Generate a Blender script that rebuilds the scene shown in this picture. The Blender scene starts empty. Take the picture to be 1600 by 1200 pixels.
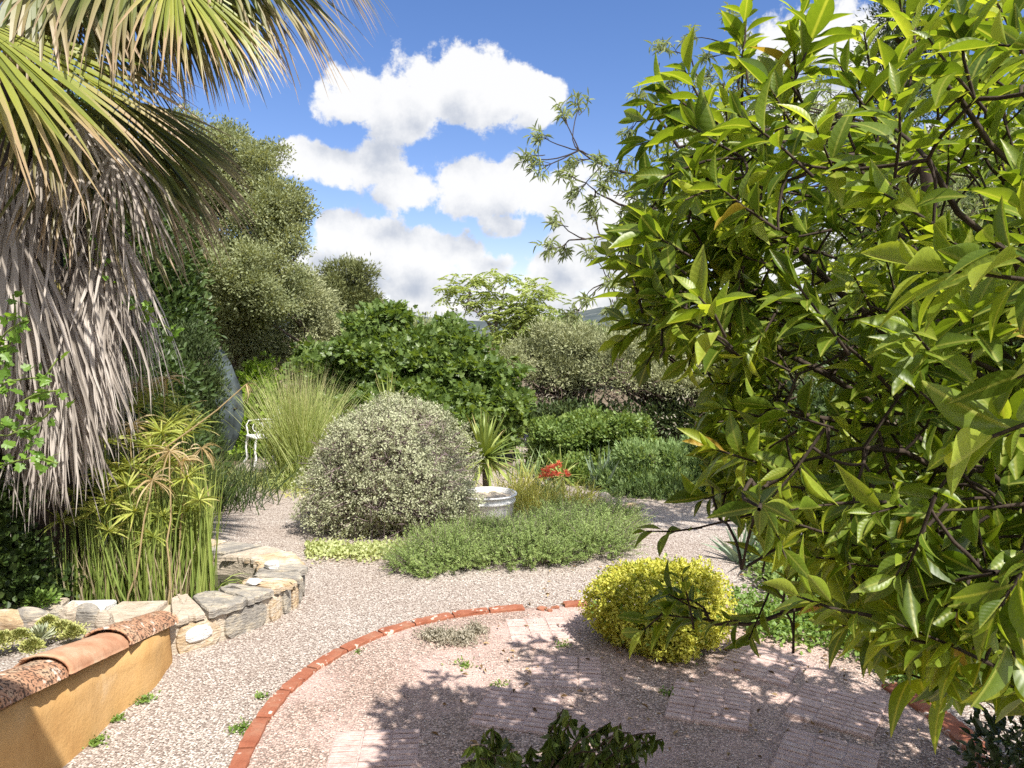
import bpy, math, random
import numpy as np
from math import radians, sin, cos, pi
from mathutils import Vector, Matrix
C = bpy.context.scene
COL = C.collection
random.seed(7)
R = np.random.default_rng(7)

# ------------------------------------------------------------------ camera
FPX = 1150.0
PITCH = math.atan(75 / FPX)
CH = 2.0
cam = bpy.data.cameras.new('camera'); cam.sensor_width = 36; cam.lens = 36 * FPX / 1600
cam.clip_start = 0.05; cam.clip_end = 20000
co = bpy.data.objects.new('camera', cam); COL.objects.link(co)
co.location = (0, 0, CH); co.rotation_euler = (pi / 2 - PITCH, 0, 0)
C.camera = co

def ray(px, py):
    a, b = (px - 800) / FPX, (600 - py) / FPX
    return np.array([a, cos(PITCH) + b * sin(PITCH), -sin(PITCH) + b * cos(PITCH)])
def P(px, py, Y):
    d = ray(px, py); return np.array([0, 0, CH]) + d * (Y / d[1])
def G(px, py, z=0.0):
    d = ray(px, py); return np.array([0, 0, CH]) + d * ((z - CH) / d[2])

# ------------------------------------------------------------------ sun, sky with clouds, exposure
SUN_EL = radians(55); SUN_V = np.array([0.60, -0.80])
S3 = np.array([SUN_V[0] * cos(SUN_EL), SUN_V[1] * cos(SUN_EL), sin(SUN_EL)])
sun = bpy.data.lights.new('sun', 'SUN'); sun.energy = 4.3; sun.angle = radians(0.5); sun.color = (1.0, 0.95, 0.87)
so = bpy.data.objects.new('sun', sun); COL.objects.link(so)
so.rotation_euler = Vector(S3).to_track_quat('Z', 'Y').to_euler()
so.location = (4, -4, 8)
C.view_settings.view_transform = 'Standard'; C.view_settings.look = 'None'
C.view_settings.exposure = 1.0; C.view_settings.gamma = 1.0
C.render.engine = 'CYCLES'
C.cycles.max_bounces = 7; C.cycles.diffuse_bounces = 4; C.cycles.transmission_bounces = 5; C.cycles.glossy_bounces = 2
C.cycles.use_denoising = False

w = bpy.data.worlds.new('World'); C.world = w; w.use_nodes = True
nt = w.node_tree; nt.nodes.clear(); N = nt.nodes; LK = nt.links
def nn(tree, t, **k):
    n = tree.nodes.new(t)
    for a, b in k.items(): setattr(n, a, b)
    return n
# density of cloud in a given direction: lumps where the photograph has clouds, roughened by noise
g = bpy.data.node_groups.new('cloud_density', 'ShaderNodeTree')
g.interface.new_socket('dir', in_out='INPUT', socket_type='NodeSocketVector')
g.interface.new_socket('dens', in_out='OUTPUT', socket_type='NodeSocketFloat')
gi = nn(g, 'NodeGroupInput'); go = nn(g, 'NodeGroupOutput')
def gm(op, a, b=None, c=None):
    n = nn(g, 'ShaderNodeMath', operation=op)
    for i, v in enumerate((a, b, c)):
        if v is None: continue
        if isinstance(v, (int, float)): n.inputs[i].default_value = v
        else: g.links.new(v, n.inputs[i])
    return n.outputs[0]
def gv(op, a, b=None, s=None):
    n = nn(g, 'ShaderNodeVectorMath', operation=op)
    for i, v in enumerate((a, b)):
        if v is None: continue
        if isinstance(v, tuple): n.inputs[i].default_value = v
        else: g.links.new(v, n.inputs[i])
    if s is not None: n.inputs['Scale'].default_value = s
    return n
warpn = nn(g, 'ShaderNodeTexNoise'); warpn.inputs['Scale'].default_value = 9; warpn.inputs['Detail'].default_value = 3
g.links.new(gi.outputs[0], warpn.inputs['Vector'])
wp = gv('SCALE', gv('SUBTRACT', warpn.outputs['Color'], (0.5, 0.5, 0.5)).outputs[0], s=0.035)
wd = gv('ADD', gi.outputs[0], wp.outputs[0]).outputs[0]
CLOUDS = [  # px, py, rx, ry
 (520,165,48,40),(560,150,55,50),(610,160,70,58),(665,135,62,48),(735,118,68,52),(790,150,70,55),(852,140,46,30),(700,168,135,36),(835,180,40,32),
 (462,255,50,36),(520,262,60,40),(575,262,62,42),(640,298,80,36),(740,282,85,42),(810,272,55,38),(860,305,110,60),(760,310,150,38),(960,340,90,55),
 (790,355,48,20),(900,375,70,40),
 (535,355,52,32),(590,375,95,42),(665,392,52,40),(560,430,110,45),(735,392,26,36),(760,425,50,36),(640,450,170,44),
 (850,410,38,26),(900,430,80,42),(850,465,110,36),(960,440,70,50),(730,500,180,22),(560,490,150,30),
 (1230,75,75,55),(1310,55,95,48),(1370,100,60,50),(1150,230,80,60),(1100,330,120,70),(1250,180,110,50),
 (1500,300,220,90),(1350,420,260,60),(200,430,250,60),
]
acc = None
for (x, y, rx, ry) in CLOUDS:
    d = ray(x, y); L = np.linalg.norm(d); d = d / L
    sx, sz = FPX * L / rx, FPX * L / ry
    v = gv('MULTIPLY', gv('SUBTRACT', wd, tuple(float(q) for q in d)).outputs[0], (sx, sx * 0.5, sz)).outputs[0]
    ln = gv('LENGTH', v).outputs['Value']
    val = gm('SUBTRACT', 1.0, ln)
    acc = val if acc is None else gm('SMOOTH_MAX', acc, val, 0.25)
acc = gm('MAXIMUM', acc, -1.5)
n1 = nn(g, 'ShaderNodeTexNoise'); n1.inputs['Scale'].default_value = 17; n1.inputs['Detail'].default_value = 9; n1.inputs['Roughness'].default_value = 0.63
g.links.new(gi.outputs[0], n1.inputs['Vector'])
# unseen clouds added behind and beside the view, partly for fill light
n2 = nn(g, 'ShaderNodeTexNoise'); n2.inputs['Scale'].default_value = 3.2; n2.inputs['Detail'].default_value = 6
g.links.new(gi.outputs[0], n2.inputs['Vector'])
sepg = nn(g, 'ShaderNodeSeparateXYZ'); g.links.new(gi.outputs[0], sepg.inputs[0])
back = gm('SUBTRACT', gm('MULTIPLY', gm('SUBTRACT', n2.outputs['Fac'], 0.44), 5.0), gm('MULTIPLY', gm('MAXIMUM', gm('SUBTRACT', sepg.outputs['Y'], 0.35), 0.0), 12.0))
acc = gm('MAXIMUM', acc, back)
dens = gm('ADD', acc, gm('MULTIPLY', gm('SUBTRACT', n1.outputs['Fac'], 0.468), 2.6))
g.links.new(dens, go.inputs[0])

def wm(op, a, b=None, c=None, clamp=False):
    n = nn(nt, 'ShaderNodeMath', operation=op); n.use_clamp = clamp
    for i, v in enumerate((a, b, c)):
        if v is None: continue
        if isinstance(v, (int, float)): n.inputs[i].default_value = v
        else: LK.new(v, n.inputs[i])
    return n.outputs[0]
tc = nn(nt, 'ShaderNodeTexCoord')
sky = nn(nt, 'ShaderNodeTexSky', sky_type='NISHITA'); sky.sun_disc = False
sky.sun_elevation = SUN_EL; sky.sun_rotation = math.atan2(SUN_V[0], SUN_V[1])
sky.air_density = 1.0; sky.dust_density = 0.25; sky.ozone_density = 2.2; sky.altitude = 200
g1 = nn(nt, 'ShaderNodeGroup'); g1.node_tree = g; LK.new(tc.outputs['Generated'], g1.inputs[0])
off = nn(nt, 'ShaderNodeVectorMath', operation='ADD'); off.inputs[1].default_value = (0.015, 0.0, 0.050)
LK.new(tc.outputs['Generated'], off.inputs[0])
g2 = nn(nt, 'ShaderNodeGroup'); g2.node_tree = g; LK.new(off.outputs[0], g2.inputs[0])
mr = nn(nt, 'ShaderNodeMapRange', interpolation_type='SMOOTHSTEP'); mr.inputs['From Min'].default_value = 0.05; mr.inputs['From Max'].default_value = 0.38
LK.new(g1.outputs[0], mr.inputs[0])
alpha = wm('MULTIPLY', mr.outputs[0], 0.97)
mr2 = nn(nt, 'ShaderNodeMapRange', interpolation_type='SMOOTHSTEP'); mr2.inputs['From Min'].default_value = 0.0; mr2.inputs['From Max'].default_value = 1.5
LK.new(g2.outputs[0], mr2.inputs[0])
ccol = nn(nt, 'ShaderNodeMixRGB'); LK.new(mr2.outputs[0], ccol.inputs[0])  # cloud self-shading put into the colour: bases under dense cloud turn grey
CW = 3.5
ccol.inputs[1].default_value = (CW * 1.0, CW * 1.0, CW * 1.0, 1); ccol.inputs[2].default_value = (CW * 0.52, CW * 0.57, CW * 0.67, 1)
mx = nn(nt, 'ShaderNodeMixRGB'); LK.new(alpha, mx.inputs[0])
hsv = nn(nt, 'ShaderNodeHueSaturation'); hsv.inputs['Saturation'].default_value = 1.22; hsv.inputs['Value'].default_value = 0.60
LK.new(sky.outputs[0], hsv.inputs['Color']); 
tint = nn(nt, 'ShaderNodeMixRGB', blend_type='MULTIPLY'); tint.inputs[0].default_value = 1; tint.inputs[2].default_value = (1.12, 0.92, 1.02, 1)
LK.new(hsv.outputs[0], tint.inputs[1]); LK.new(tint.outputs[0], mx.inputs[1])
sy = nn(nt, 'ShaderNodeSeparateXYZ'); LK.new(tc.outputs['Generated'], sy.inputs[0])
back_fill = wm('ADD', 1.0, wm('MULTIPLY', wm('MAXIMUM', wm('MULTIPLY', sy.outputs['Y'], -1.0), 0.0), 2.3))
lit = nn(nt, 'ShaderNodeVectorMath', operation='SCALE'); LK.new(ccol.outputs[0], lit.inputs[0]); LK.new(back_fill, lit.inputs['Scale'])   # clouds behind the view brightened as added fill light
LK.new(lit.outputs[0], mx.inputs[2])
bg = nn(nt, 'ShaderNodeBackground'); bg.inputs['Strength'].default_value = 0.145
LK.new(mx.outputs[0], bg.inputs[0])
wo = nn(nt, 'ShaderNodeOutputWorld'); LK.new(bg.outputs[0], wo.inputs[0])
w.cycles.sampling_method = 'MANUAL'; w.cycles.sample_map_resolution = 512

# ------------------------------------------------------------------ helpers
def tag(o, label=None, cat=None, group=None, kind=None):
    if label: o['label'] = label
    if cat: o['category'] = cat
    if group: o['group'] = group
    if kind: o['kind'] = kind
    return o
def thing(name, label, cat, loc=(0, 0, 0), group=None):
    o = bpy.data.objects.new(name, None); COL.objects.link(o); o.location = tuple(float(v) for v in loc)
    o.empty_display_size = 0.1
    return tag(o, label, cat, group)
def nrm(v):
    v = np.asarray(v, float); l = np.linalg.norm(v, axis=-1, keepdims=True); l[l == 0] = 1; return v / l
def rv(n): return nrm(R.normal(size=(n, 3)))

class Acc:
    """collects vertices and faces in world space; build() links them as one mesh object"""
    def __init__(s): s.V = []; s.F = []; s.r = []; s.t = []; s.x = []; s.n = 0
    def add(s, V, F, rnd=0.5, t=None, x=None):
        V = np.asarray(V, float).reshape(-1, 3); F = np.asarray(F, int)
        s.V.append(V); s.F.append(F + s.n); s.n += len(V)
        s.r.append(np.broadcast_to(np.asarray(rnd, float), (len(F),)).copy())
        s.t.append(np.zeros(len(V)) if t is None else np.asarray(t, float).reshape(-1))
        s.x.append(np.ones(len(V)) if x is None else np.asarray(x, float).reshape(-1))
        return s
    def build(s, name, mat, parent=None, smooth=False):
        V = np.concatenate(s.V); T = np.concatenate(s.t)
        if parent is not None: V = V - np.array(parent_loc(parent))
        li = np.concatenate([f.reshape(-1) for f in s.F]); tot = np.concatenate([np.full(len(f), f.shape[1]) for f in s.F])
        st = np.concatenate([[0], np.cumsum(tot)[:-1]])
        me = bpy.data.meshes.new(name)
        me.vertices.add(len(V)); me.vertices.foreach_set('co', V.reshape(-1).astype('f'))
        me.loops.add(len(li)); me.loops.foreach_set('vertex_index', li.astype('i'))
        me.polygons.add(len(tot)); me.polygons.foreach_set('loop_start', st.astype('i'))
        try: me.polygons.foreach_set('loop_total', tot.astype('i'))
        except Exception: pass
        me.polygons.foreach_set('use_smooth', np.full(len(tot), bool(smooth)))
        a = me.attributes.new('rnd', 'FLOAT', 'FACE'); a.data.foreach_set('value', np.concatenate(s.r).astype('f'))
        a = me.attributes.new('along', 'FLOAT', 'POINT'); a.data.foreach_set('value', T.astype('f'))
        a = me.attributes.new('across', 'FLOAT', 'POINT'); a.data.foreach_set('value', np.concatenate(s.x).astype('f'))
        me.update(calc_edges=True); me.validate()
        me.materials.append(mat)
        o = bpy.data.objects.new(name, me); COL.objects.link(o)
        if parent is not None: o.parent = parent
        return o
def parent_loc(p):
    l = np.zeros(3)
    while p is not None: l += np.array(p.location); p = p.parent
    return l

# ---- shapes
def leaf_template(st=5, fold=0.12, curl=0.15, shape=1.0, stalk=0.0):
    V = []; F = []; T = []
    ts = np.linspace(0, 1, st + 1)
    for i, t in enumerate(ts):
        u = max(0.0, (t - stalk) / (1 - stalk)); hw = 0.5 * (sin(pi * u ** shape) ** 1.05) if 0 < u < 1 else 0.0
        hw = max(hw, 0.02)
        z = -curl * t * t
        V += [(-hw, t, z + fold * hw * 2), (0, t, z), (hw, t, z + fold * hw * 2)]; T += [t] * 3
    for i in range(st):
        a = 3 * i
        F += [(a, a + 1, a + 4, a + 3), (a + 1, a + 2, a + 5, a + 4)]
    return np.array(V), np.array(F), np.array(T)
T_DIA = (np.array([(0, 0, 0), (-.5, .45, .07), (0, 1, -.06), (.5, .45, .07)]), np.array([(0, 2, 1), (0, 3, 2)]), np.array([0, .5, 1, .5]))
T_OVAL = (np.array([(0, 0, 0), (-.45, .3, .06), (-.4, .7, .04), (0, 1, -.05), (.4, .7, .04), (.45, .3, .06)]), np.array([(0, 3, 2, 1), (0, 5, 4, 3)]), np.array([0, .3, .7, 1, .7, .3]))
T_CITRUS = leaf_template(8, 0.10, 0.22, 0.85, 0.08)
T_CITRUS2 = leaf_template(8, 0.20, -0.06, 0.9, 0.08)
T_CITRUS3 = leaf_template(8, 0.04, 0.42, 0.85, 0.08)
def lobed():
    r = [(0, 0), (-.25, -.08), (-.5, .12), (-.36, .32), (-.58, .6), (-.26, .62), (-.2, .85), (0, 1.05), (.2, .85), (.26, .62), (.58, .6), (.36, .32), (.5, .12), (.25, -.08)]
    V = [(0, .35, -.05)] + [(x, y, .05 * abs(x) * 2 - .08 * y * y) for x, y in r]
    n = len(r); return np.array(V), np.array([(0, 1 + i, 1 + (i + 1) % n) for i in range(n)]), np.array([.3] + [abs(v[1]) for v in r])
T_LOBED = lobed()
def leaves(acc, tpl, pos, axis, normal, L, W, rnd):
    T, F, A = tpl; n = len(pos); k = len(T)
    axis = nrm(axis); side = nrm(np.cross(axis, normal)); up = np.cross(side, axis)
    L = np.broadcast_to(L, (n,)); W = np.broadcast_to(W, (n,))
    V = pos[:, None, :] + T[None, :, 0:1] * (side * W[:, None])[:, None, :] + T[None, :, 1:2] * (axis * L[:, None])[:, None, :] + T[None, :, 2:3] * (up * L[:, None])[:, None, :]
    FF = (np.arange(n) * k)[:, None, None] + F[None]
    acc.add(V, FF.reshape(-1, F.shape[1]), np.repeat(np.broadcast_to(rnd, (n,)), len(F)), np.tile(A, n), np.tile(np.minimum(1, np.abs(T[:, 0]) * 2), n) if k > 8 else None)
def blades(acc, base, d, L, W, droop, seg=5, rnd=0.5, side=None, prof=None, fold=0.0, wig=0.0, noise=0.0):
    """strips that start along d and bend down; prof = half width along the strip (1 = W/2)"""
    n = len(base); base = np.asarray(base, float); d = nrm(d)
    L = np.broadcast_to(L, (n,)); W = np.broadcast_to(W, (n,)); droop = np.broadcast_to(droop, (n,))
    if side is None: side = nrm(np.cross(d, rv(n)))
    if prof is None: prof = 1 - np.linspace(0, 1, seg + 1) ** 1.6
    prof = np.asarray(prof); prof = prof if prof.ndim == 2 else np.broadcast_to(prof, (n, seg + 1))
    p = base.copy(); cur = d.copy(); rows = []; bend = R.normal(size=(n, 3)) * wig
    for i in range(seg + 1):
        t = i / seg
        sd = nrm(side - cur * np.sum(side * cur, 1, keepdims=True)); hw = (W / 2 * prof[:, i])[:, None]
        if fold: 
            up = np.cross(sd, cur); rows.append(np.stack([p - sd * hw, p - up * hw * fold, p + sd * hw], 1))
        else: rows.append(np.stack([p - sd * hw, p + sd * hw], 1))
        dv = np.zeros((n, 3)); dv[:, 2] = -droop * (0.35 + 1.6 * t)
        cur = nrm(cur + (dv + bend) / seg + (R.normal(size=(n, 3)) * noise / seg if noise else 0))
        p = p + cur * (L / seg)[:, None]
    m = 3 if fold else 2
    V = np.stack(rows, 1).reshape(n, -1, 3)
    F = []
    for i in range(seg):
        for j in range(m - 1):
            a = i * m + j; F.append((a, a + 1, a + m + 1, a + m))
    F = np.array(F); FF = (np.arange(n) * m * (seg + 1))[:, None, None] + F[None]
    acc.add(V, FF.reshape(-1, 4), np.repeat(np.broadcast_to(rnd, (n,)), len(F)), np.tile(np.repeat(np.linspace(0, 1, seg + 1), m), n))
    return p
def tube(acc, pts, rad, sides=6, rnd=0.5, cap=True):
    pts = np.asarray(pts, float); n = len(pts); rad = np.broadcast_to(np.asarray(rad, float), (n,))
    tg = nrm(np.gradient(pts, axis=0)); ref = np.array([0.3, 0.2, 1.0]) if abs(nrm(tg[0])[2]) < 0.9 else np.array([1.0, 0.1, 0])
    a = nrm(np.cross(tg, ref)); b = np.cross(tg, a)
    th = np.linspace(0, 2 * pi, sides, endpoint=False)
    V = pts[:, None] + rad[:, None, None] * (np.cos(th)[None, :, None] * a[:, None] + np.sin(th)[None, :, None] * b[:, None])
    F = [(i * sides + j, i * sides + (j + 1) % sides, (i + 1) * sides + (j + 1) % sides, (i + 1) * sides + j) for i in range(n - 1) for j in range(sides)]
    acc.add(V, np.array(F), rnd, np.repeat(np.linspace(0, 1, n), sides))
    if cap:
        for i, s in ((0, -1), (n - 1, 1)):
            c = np.concatenate([V[i], pts[i][None]]); k = sides
            acc.add(c, np.array([((j + 1) % k, j, k) if s < 0 else (j, (j + 1) % k, k) for j in range(k)]), rnd)
def curve(a, b, bend=0.15, n=6, up=0.0):
    a = np.asarray(a, float); b = np.asarray(b, float); t = np.linspace(0, 1, n)[:, None]
    L = np.linalg.norm(b - a); k = R.normal(size=3) * bend * L; k[2] += up * L
    p = a + (b - a) * t + k * (4 * t * (1 - t)) * 0.5
    p[1:-1] += R.normal(size=(n - 2, 3)) * L * 0.007
    return p
def box(acc, c, s, rot=0.0, rnd=0.5, bev=0.0):
    c = np.asarray(c, float); s = np.asarray(s, float) / 2
    if bev:
        e = []
        for sz in (-1, 1):
            for inset, zz in (((0, 1), (bev, 0)) if sz > 0 else ((bev, 0), (0, 1))):
                q = bev if inset else 0
                z = sz * (s[2] - (0 if q else bev))
                e.append([(-s[0] + q, -s[1] + q, z), (s[0] - q, -s[1] + q, z), (s[0] - q, s[1] - q, z), (-s[0] + q, s[1] - q, z)])
        # order rings bottom to top
        e = sorted(e, key=lambda r: r[0][2]); V = np.array(e).reshape(-1, 3)
        F = [(3, 2, 1, 0)] + [(4 * i + j, 4 * i + (j + 1) % 4, 4 * i + 4 + (j + 1) % 4, 4 * i + 4 + j) for i in range(3) for j in range(4)] + [(12, 13, 14, 15)]
    else:
        V = np.array([(x * s[0], y * s[1], z * s[2]) for z in (-1, 1) for x, y in ((-1, -1), (1, -1), (1, 1), (-1, 1))])
        F = [(3, 2, 1, 0), (4, 5, 6, 7)] + [(j, (j + 1) % 4, 4 + (j + 1) % 4, 4 + j) for j in range(4)]
    cr, sr = cos(rot), sin(rot)
    V = V @ np.array([[cr, sr, 0], [-sr, cr, 0], [0, 0, 1]]) + c
    acc.add(V, np.array(F), rnd)
def lathe(acc, c, prof, n=32, rnd=0.5):
    prof = np.asarray(prof, float); k = len(prof); th = np.linspace(0, 2 * pi, n, endpoint=False)
    V = np.stack([np.outer(np.cos(th), prof[:, 0]), np.outer(np.sin(th), prof[:, 0]), np.tile(prof[:, 1], (n, 1))], -1) + np.asarray(c, float)
    F = [(i * k + j, ((i + 1) % n) * k + j, ((i + 1) % n) * k + j + 1, i * k + j + 1) for i in range(n) for j in range(k - 1)]
    acc.add(V, np.array(F), rnd)
def slab(acc, pts, z0, z1, rnd=0.5, rough=0.006, tilt=(0, 0)):
    """irregular flat stone from a 2d outline, chamfered top"""
    pts = np.asarray(pts, float); n = len(pts); c = pts.mean(0)
    sub = []
    for i in range(n):
        a, b = pts[i], pts[(i + 1) % n]
        for t in (0, .33, .66): sub.append(a + (b - a) * t + R.normal(size=2) * rough)
    p = np.array(sub); k = len(p); ch = min(0.012, (z1 - z0) * .3)
    ins = c + (p - c) * (1 - ch / max(.05, np.linalg.norm(p - c, axis=1).mean()))
    def zz(q, z): return z + (q[:, 0] - c[0]) * tilt[0] + (q[:, 1] - c[1]) * tilt[1]
    mid = c + (p - c) * .5
    rings = [np.c_[p, zz(p, z0) * 0 + z0], np.c_[p, zz(p, z1 - ch)], np.c_[ins, zz(ins, z1) + R.normal(size=k) * .002], np.c_[mid, zz(mid, z1) + R.normal(size=k) * .004]]
    V = np.concatenate(rings + [np.array([[c[0], c[1], z1]])])
    F4 = [(r * k + i, r * k + (i + 1) % k, (r + 1) * k + (i + 1) % k, (r + 1) * k + i) for r in range(3) for i in range(k)]
    acc.add(V, np.array(F4), rnd); s = acc.n - len(V)
    acc.V.append(np.zeros((0, 3))); acc.F.append(np.array([(3 * k + i, 3 * k + (i + 1) % k, 4 * k) for i in range(k)]) + s); acc.r.append(np.full(k, rnd)); acc.t.append(np.zeros(0)); acc.x.append(np.zeros(0))
def rock(acc, c, s, seed=0, rnd=0.5, flat=1.0, n=10):
    r = np.random.default_rng(seed); th = np.linspace(0, pi, n); ph = np.linspace(0, 2 * pi, 2 * n, endpoint=False)
    ks = r.normal(size=(7, 3)); ps = r.uniform(0, 6, 7); V = []
    pl = nrm(r.normal(size=(9, 3))); pd = r.uniform(.62, .9, 9)
    for a in th:
        for b in ph:
            d = np.array([sin(a) * cos(b), sin(a) * sin(b), cos(a)])
            q = 1 + .08 * np.sin(ks @ d * 2.2 + ps).sum() / 2
            for m_, e in zip(pl, pd):
                h = d @ m_
                if h > 0.01: q = min(q, e / h)
            V.append(d * q)
    V = np.array(V) * np.asarray(s) + np.asarray(c)
    m = 2 * n; F = [(i * m + j, (i + 1) * m + j, (i + 1) * m + (j + 1) % m, i * m + (j + 1) % m) for i in range(n - 1) for j in range(m)]
    acc.add(V, np.array(F), rnd)

# ------------------------------------------------------------------ materials
def mat(name):
    m = bpy.data.materials.new(name); m.use_nodes = True; t = m.node_tree; t.nodes.clear(); return m, t
def lk(t, a, b): t.links.new(a, b)
def noise(t, scale, detail=4, rough=.55, vec=None):
    n = nn(t, 'ShaderNodeTexNoise'); n.inputs['Scale'].default_value = scale; n.inputs['Detail'].default_value = detail; n.inputs['Roughness'].default_value = rough
    if vec: lk(t, vec, n.inputs['Vector'])
    return n
def ramp(t, fac, stops, interp='LINEAR'):
    r = nn(t, 'ShaderNodeValToRGB'); e = r.color_ramp.elements; r.color_ramp.interpolation = interp
    while len(e) < len(stops): e.new(0.5)
    for q, (p, c) in zip(e, stops): q.position = p; q.color = (*c, 1) if len(c) == 3 else c
    lk(t, fac, r.inputs[0]); return r.outputs[0]
def mixc(t, fac, a, b, mode='MIX'):
    m = nn(t, 'ShaderNodeMixRGB', blend_type=mode)
    for i, v in zip((0, 1, 2), (fac, a, b)):
        if isinstance(v, (int, float)): m.inputs[i].default_value = v
        elif isinstance(v, tuple): m.inputs[i].default_value = (*v, 1)
        else: lk(t, v, m.inputs[i])
    return m.outputs[0]
def math_(t, op, a, b=0.0):
    m = nn(t, 'ShaderNodeMath', operation=op)
    for i, v in enumerate((a, b)):
        if isinstance(v, (int, float)): m.inputs[i].default_value = v
        else: lk(t, v, m.inputs[i])
    return m.outputs[0]
def bump(t, h, s=.3, dist=.01):
    b = nn(t, 'ShaderNodeBump'); b.inputs['Strength'].default_value = s; b.inputs['Distance'].default_value = dist
    lk(t, h, b.inputs['Height']); return b.outputs[0]
def pbsdf(t, col, rough=.7, spec=.4, nor=None):
    p = nn(t, 'ShaderNodeBsdfPrincipled'); p.inputs['Roughness'].default_value = rough; p.inputs['Specular IOR Level'].default_value = spec
    if isinstance(col, tuple): p.inputs['Base Color'].default_value = (*col, 1)
    else: lk(t, col, p.inputs['Base Color'])
    if nor is not None: lk(t, nor, p.inputs['Normal'])
    return p
def out(t, s): o = nn(t, 'ShaderNodeOutputMaterial'); lk(t, s, o.inputs[0])
def geo(t): return nn(t, 'ShaderNodeNewGeometry').outputs['Position']
def attr(t, n): a = nn(t, 'ShaderNodeAttribute'); a.attribute_name = n; return a.outputs['Fac']
def leafmat(name, cols, trans=.35, rough=.5, tcol=None, tip=None, tipat=(.7, .95), spec=.4, patch=1.5, patch_amt=.35, rib=0.0):
    """cols = darker to lighter natural leaf colours, picked per leaf; tip = colour of the dried leaf end"""
    m, t = mat(name)
    p = noise(t, patch, 2, vec=geo(t))
    f = math_(t, 'ADD', math_(t, 'MULTIPLY', attr(t, 'rnd'), 1 - patch_amt), math_(t, 'MULTIPLY', p.outputs['Fac'], patch_amt))
    c = ramp(t, f, [(i / max(1, len(cols) - 1) * .8 + .1, k) for i, k in enumerate(cols)])
    if tip:
        mr = nn(t, 'ShaderNodeMapRange'); mr.inputs['From Min'].default_value = tipat[0]; mr.inputs['From Max'].default_value = tipat[1]
        lk(t, math_(t, 'ADD', attr(t, 'along'), math_(t, 'MULTIPLY', math_(t, 'SUBTRACT', attr(t, 'rnd'), .5), .5)), mr.inputs[0])
        c = mixc(t, mr.outputs[0], c, tip)
    nor = None
    if rib:
        x = attr(t, 'across'); mr_ = nn(t, 'ShaderNodeMapRange'); mr_.inputs['From Min'].default_value = .05; mr_.inputs['From Max'].default_value = .16; mr_.inputs['To Min'].default_value = rib; mr_.inputs['To Max'].default_value = 0; lk(t, x, mr_.inputs[0])
        c = mixc(t, mr_.outputs[0], c, (.42, .44, .10))
        wv = math_(t, 'SINE', math_(t, 'ADD', math_(t, 'MULTIPLY', attr(t, 'along'), 62.0), math_(t, 'MULTIPLY', x, -9.0)))
        bl = noise(t, 90, 3, .6, geo(t)); c = mixc(t, .25, c, ramp(t, bl.outputs['Fac'], [(.35, (.6, .65, .5)), (.65, (1.15, 1.1, 1.0))]), 'MULTIPLY')
        nor = bump(t, math_(t, 'ADD', wv, math_(t, 'MULTIPLY', bl.outputs['Fac'], 2.0)), .16, .0007)
    b = pbsdf(t, c, rough, spec, nor)
    tr = nn(t, 'ShaderNodeBsdfTranslucent'); tc_ = tcol or (1.5, 1.35, .6)
    lk(t, mixc(t, 1.0, c, tc_, 'MULTIPLY'), tr.inputs[0])
    ms = nn(t, 'ShaderNodeMixShader'); ms.inputs[0].default_value = trans
    lk(t, b.outputs[0], ms.inputs[1]); lk(t, tr.outputs[0], ms.inputs[2]); out(t, ms.outputs[0])
    return m
def barkmat(name, a, b, scale=14, bs=.6):
    m, t = mat(name); mp = nn(t, 'ShaderNodeMapping'); mp.inputs['Scale'].default_value = (1, 1, .25); lk(t, geo(t), mp.inputs[0])
    n = noise(t, scale, 6, .65, mp.outputs[0]); c = ramp(t, n.outputs['Fac'], [(.3, a), (.7, b)])
    out(t, pbsdf(t, c, .9, .2, bump(t, n.outputs['Fac'], bs, .02)).outputs[0]); return m
def plain(name, c, rough=.6, var=.15, scale=8, spec=.4, bs=.15):
    m, t = mat(name); n = noise(t, scale, 5, .6, geo(t))
    d = tuple(v * (1 - var * 1.6) for v in c); l = tuple(min(1, v * (1 + var)) for v in c)
    out(t, pbsdf(t, ramp(t, n.outputs['Fac'], [(.3, d), (.7, l)]), rough, spec, bump(t, n.outputs['Fac'], bs, .01)).outputs[0]); return m

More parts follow.
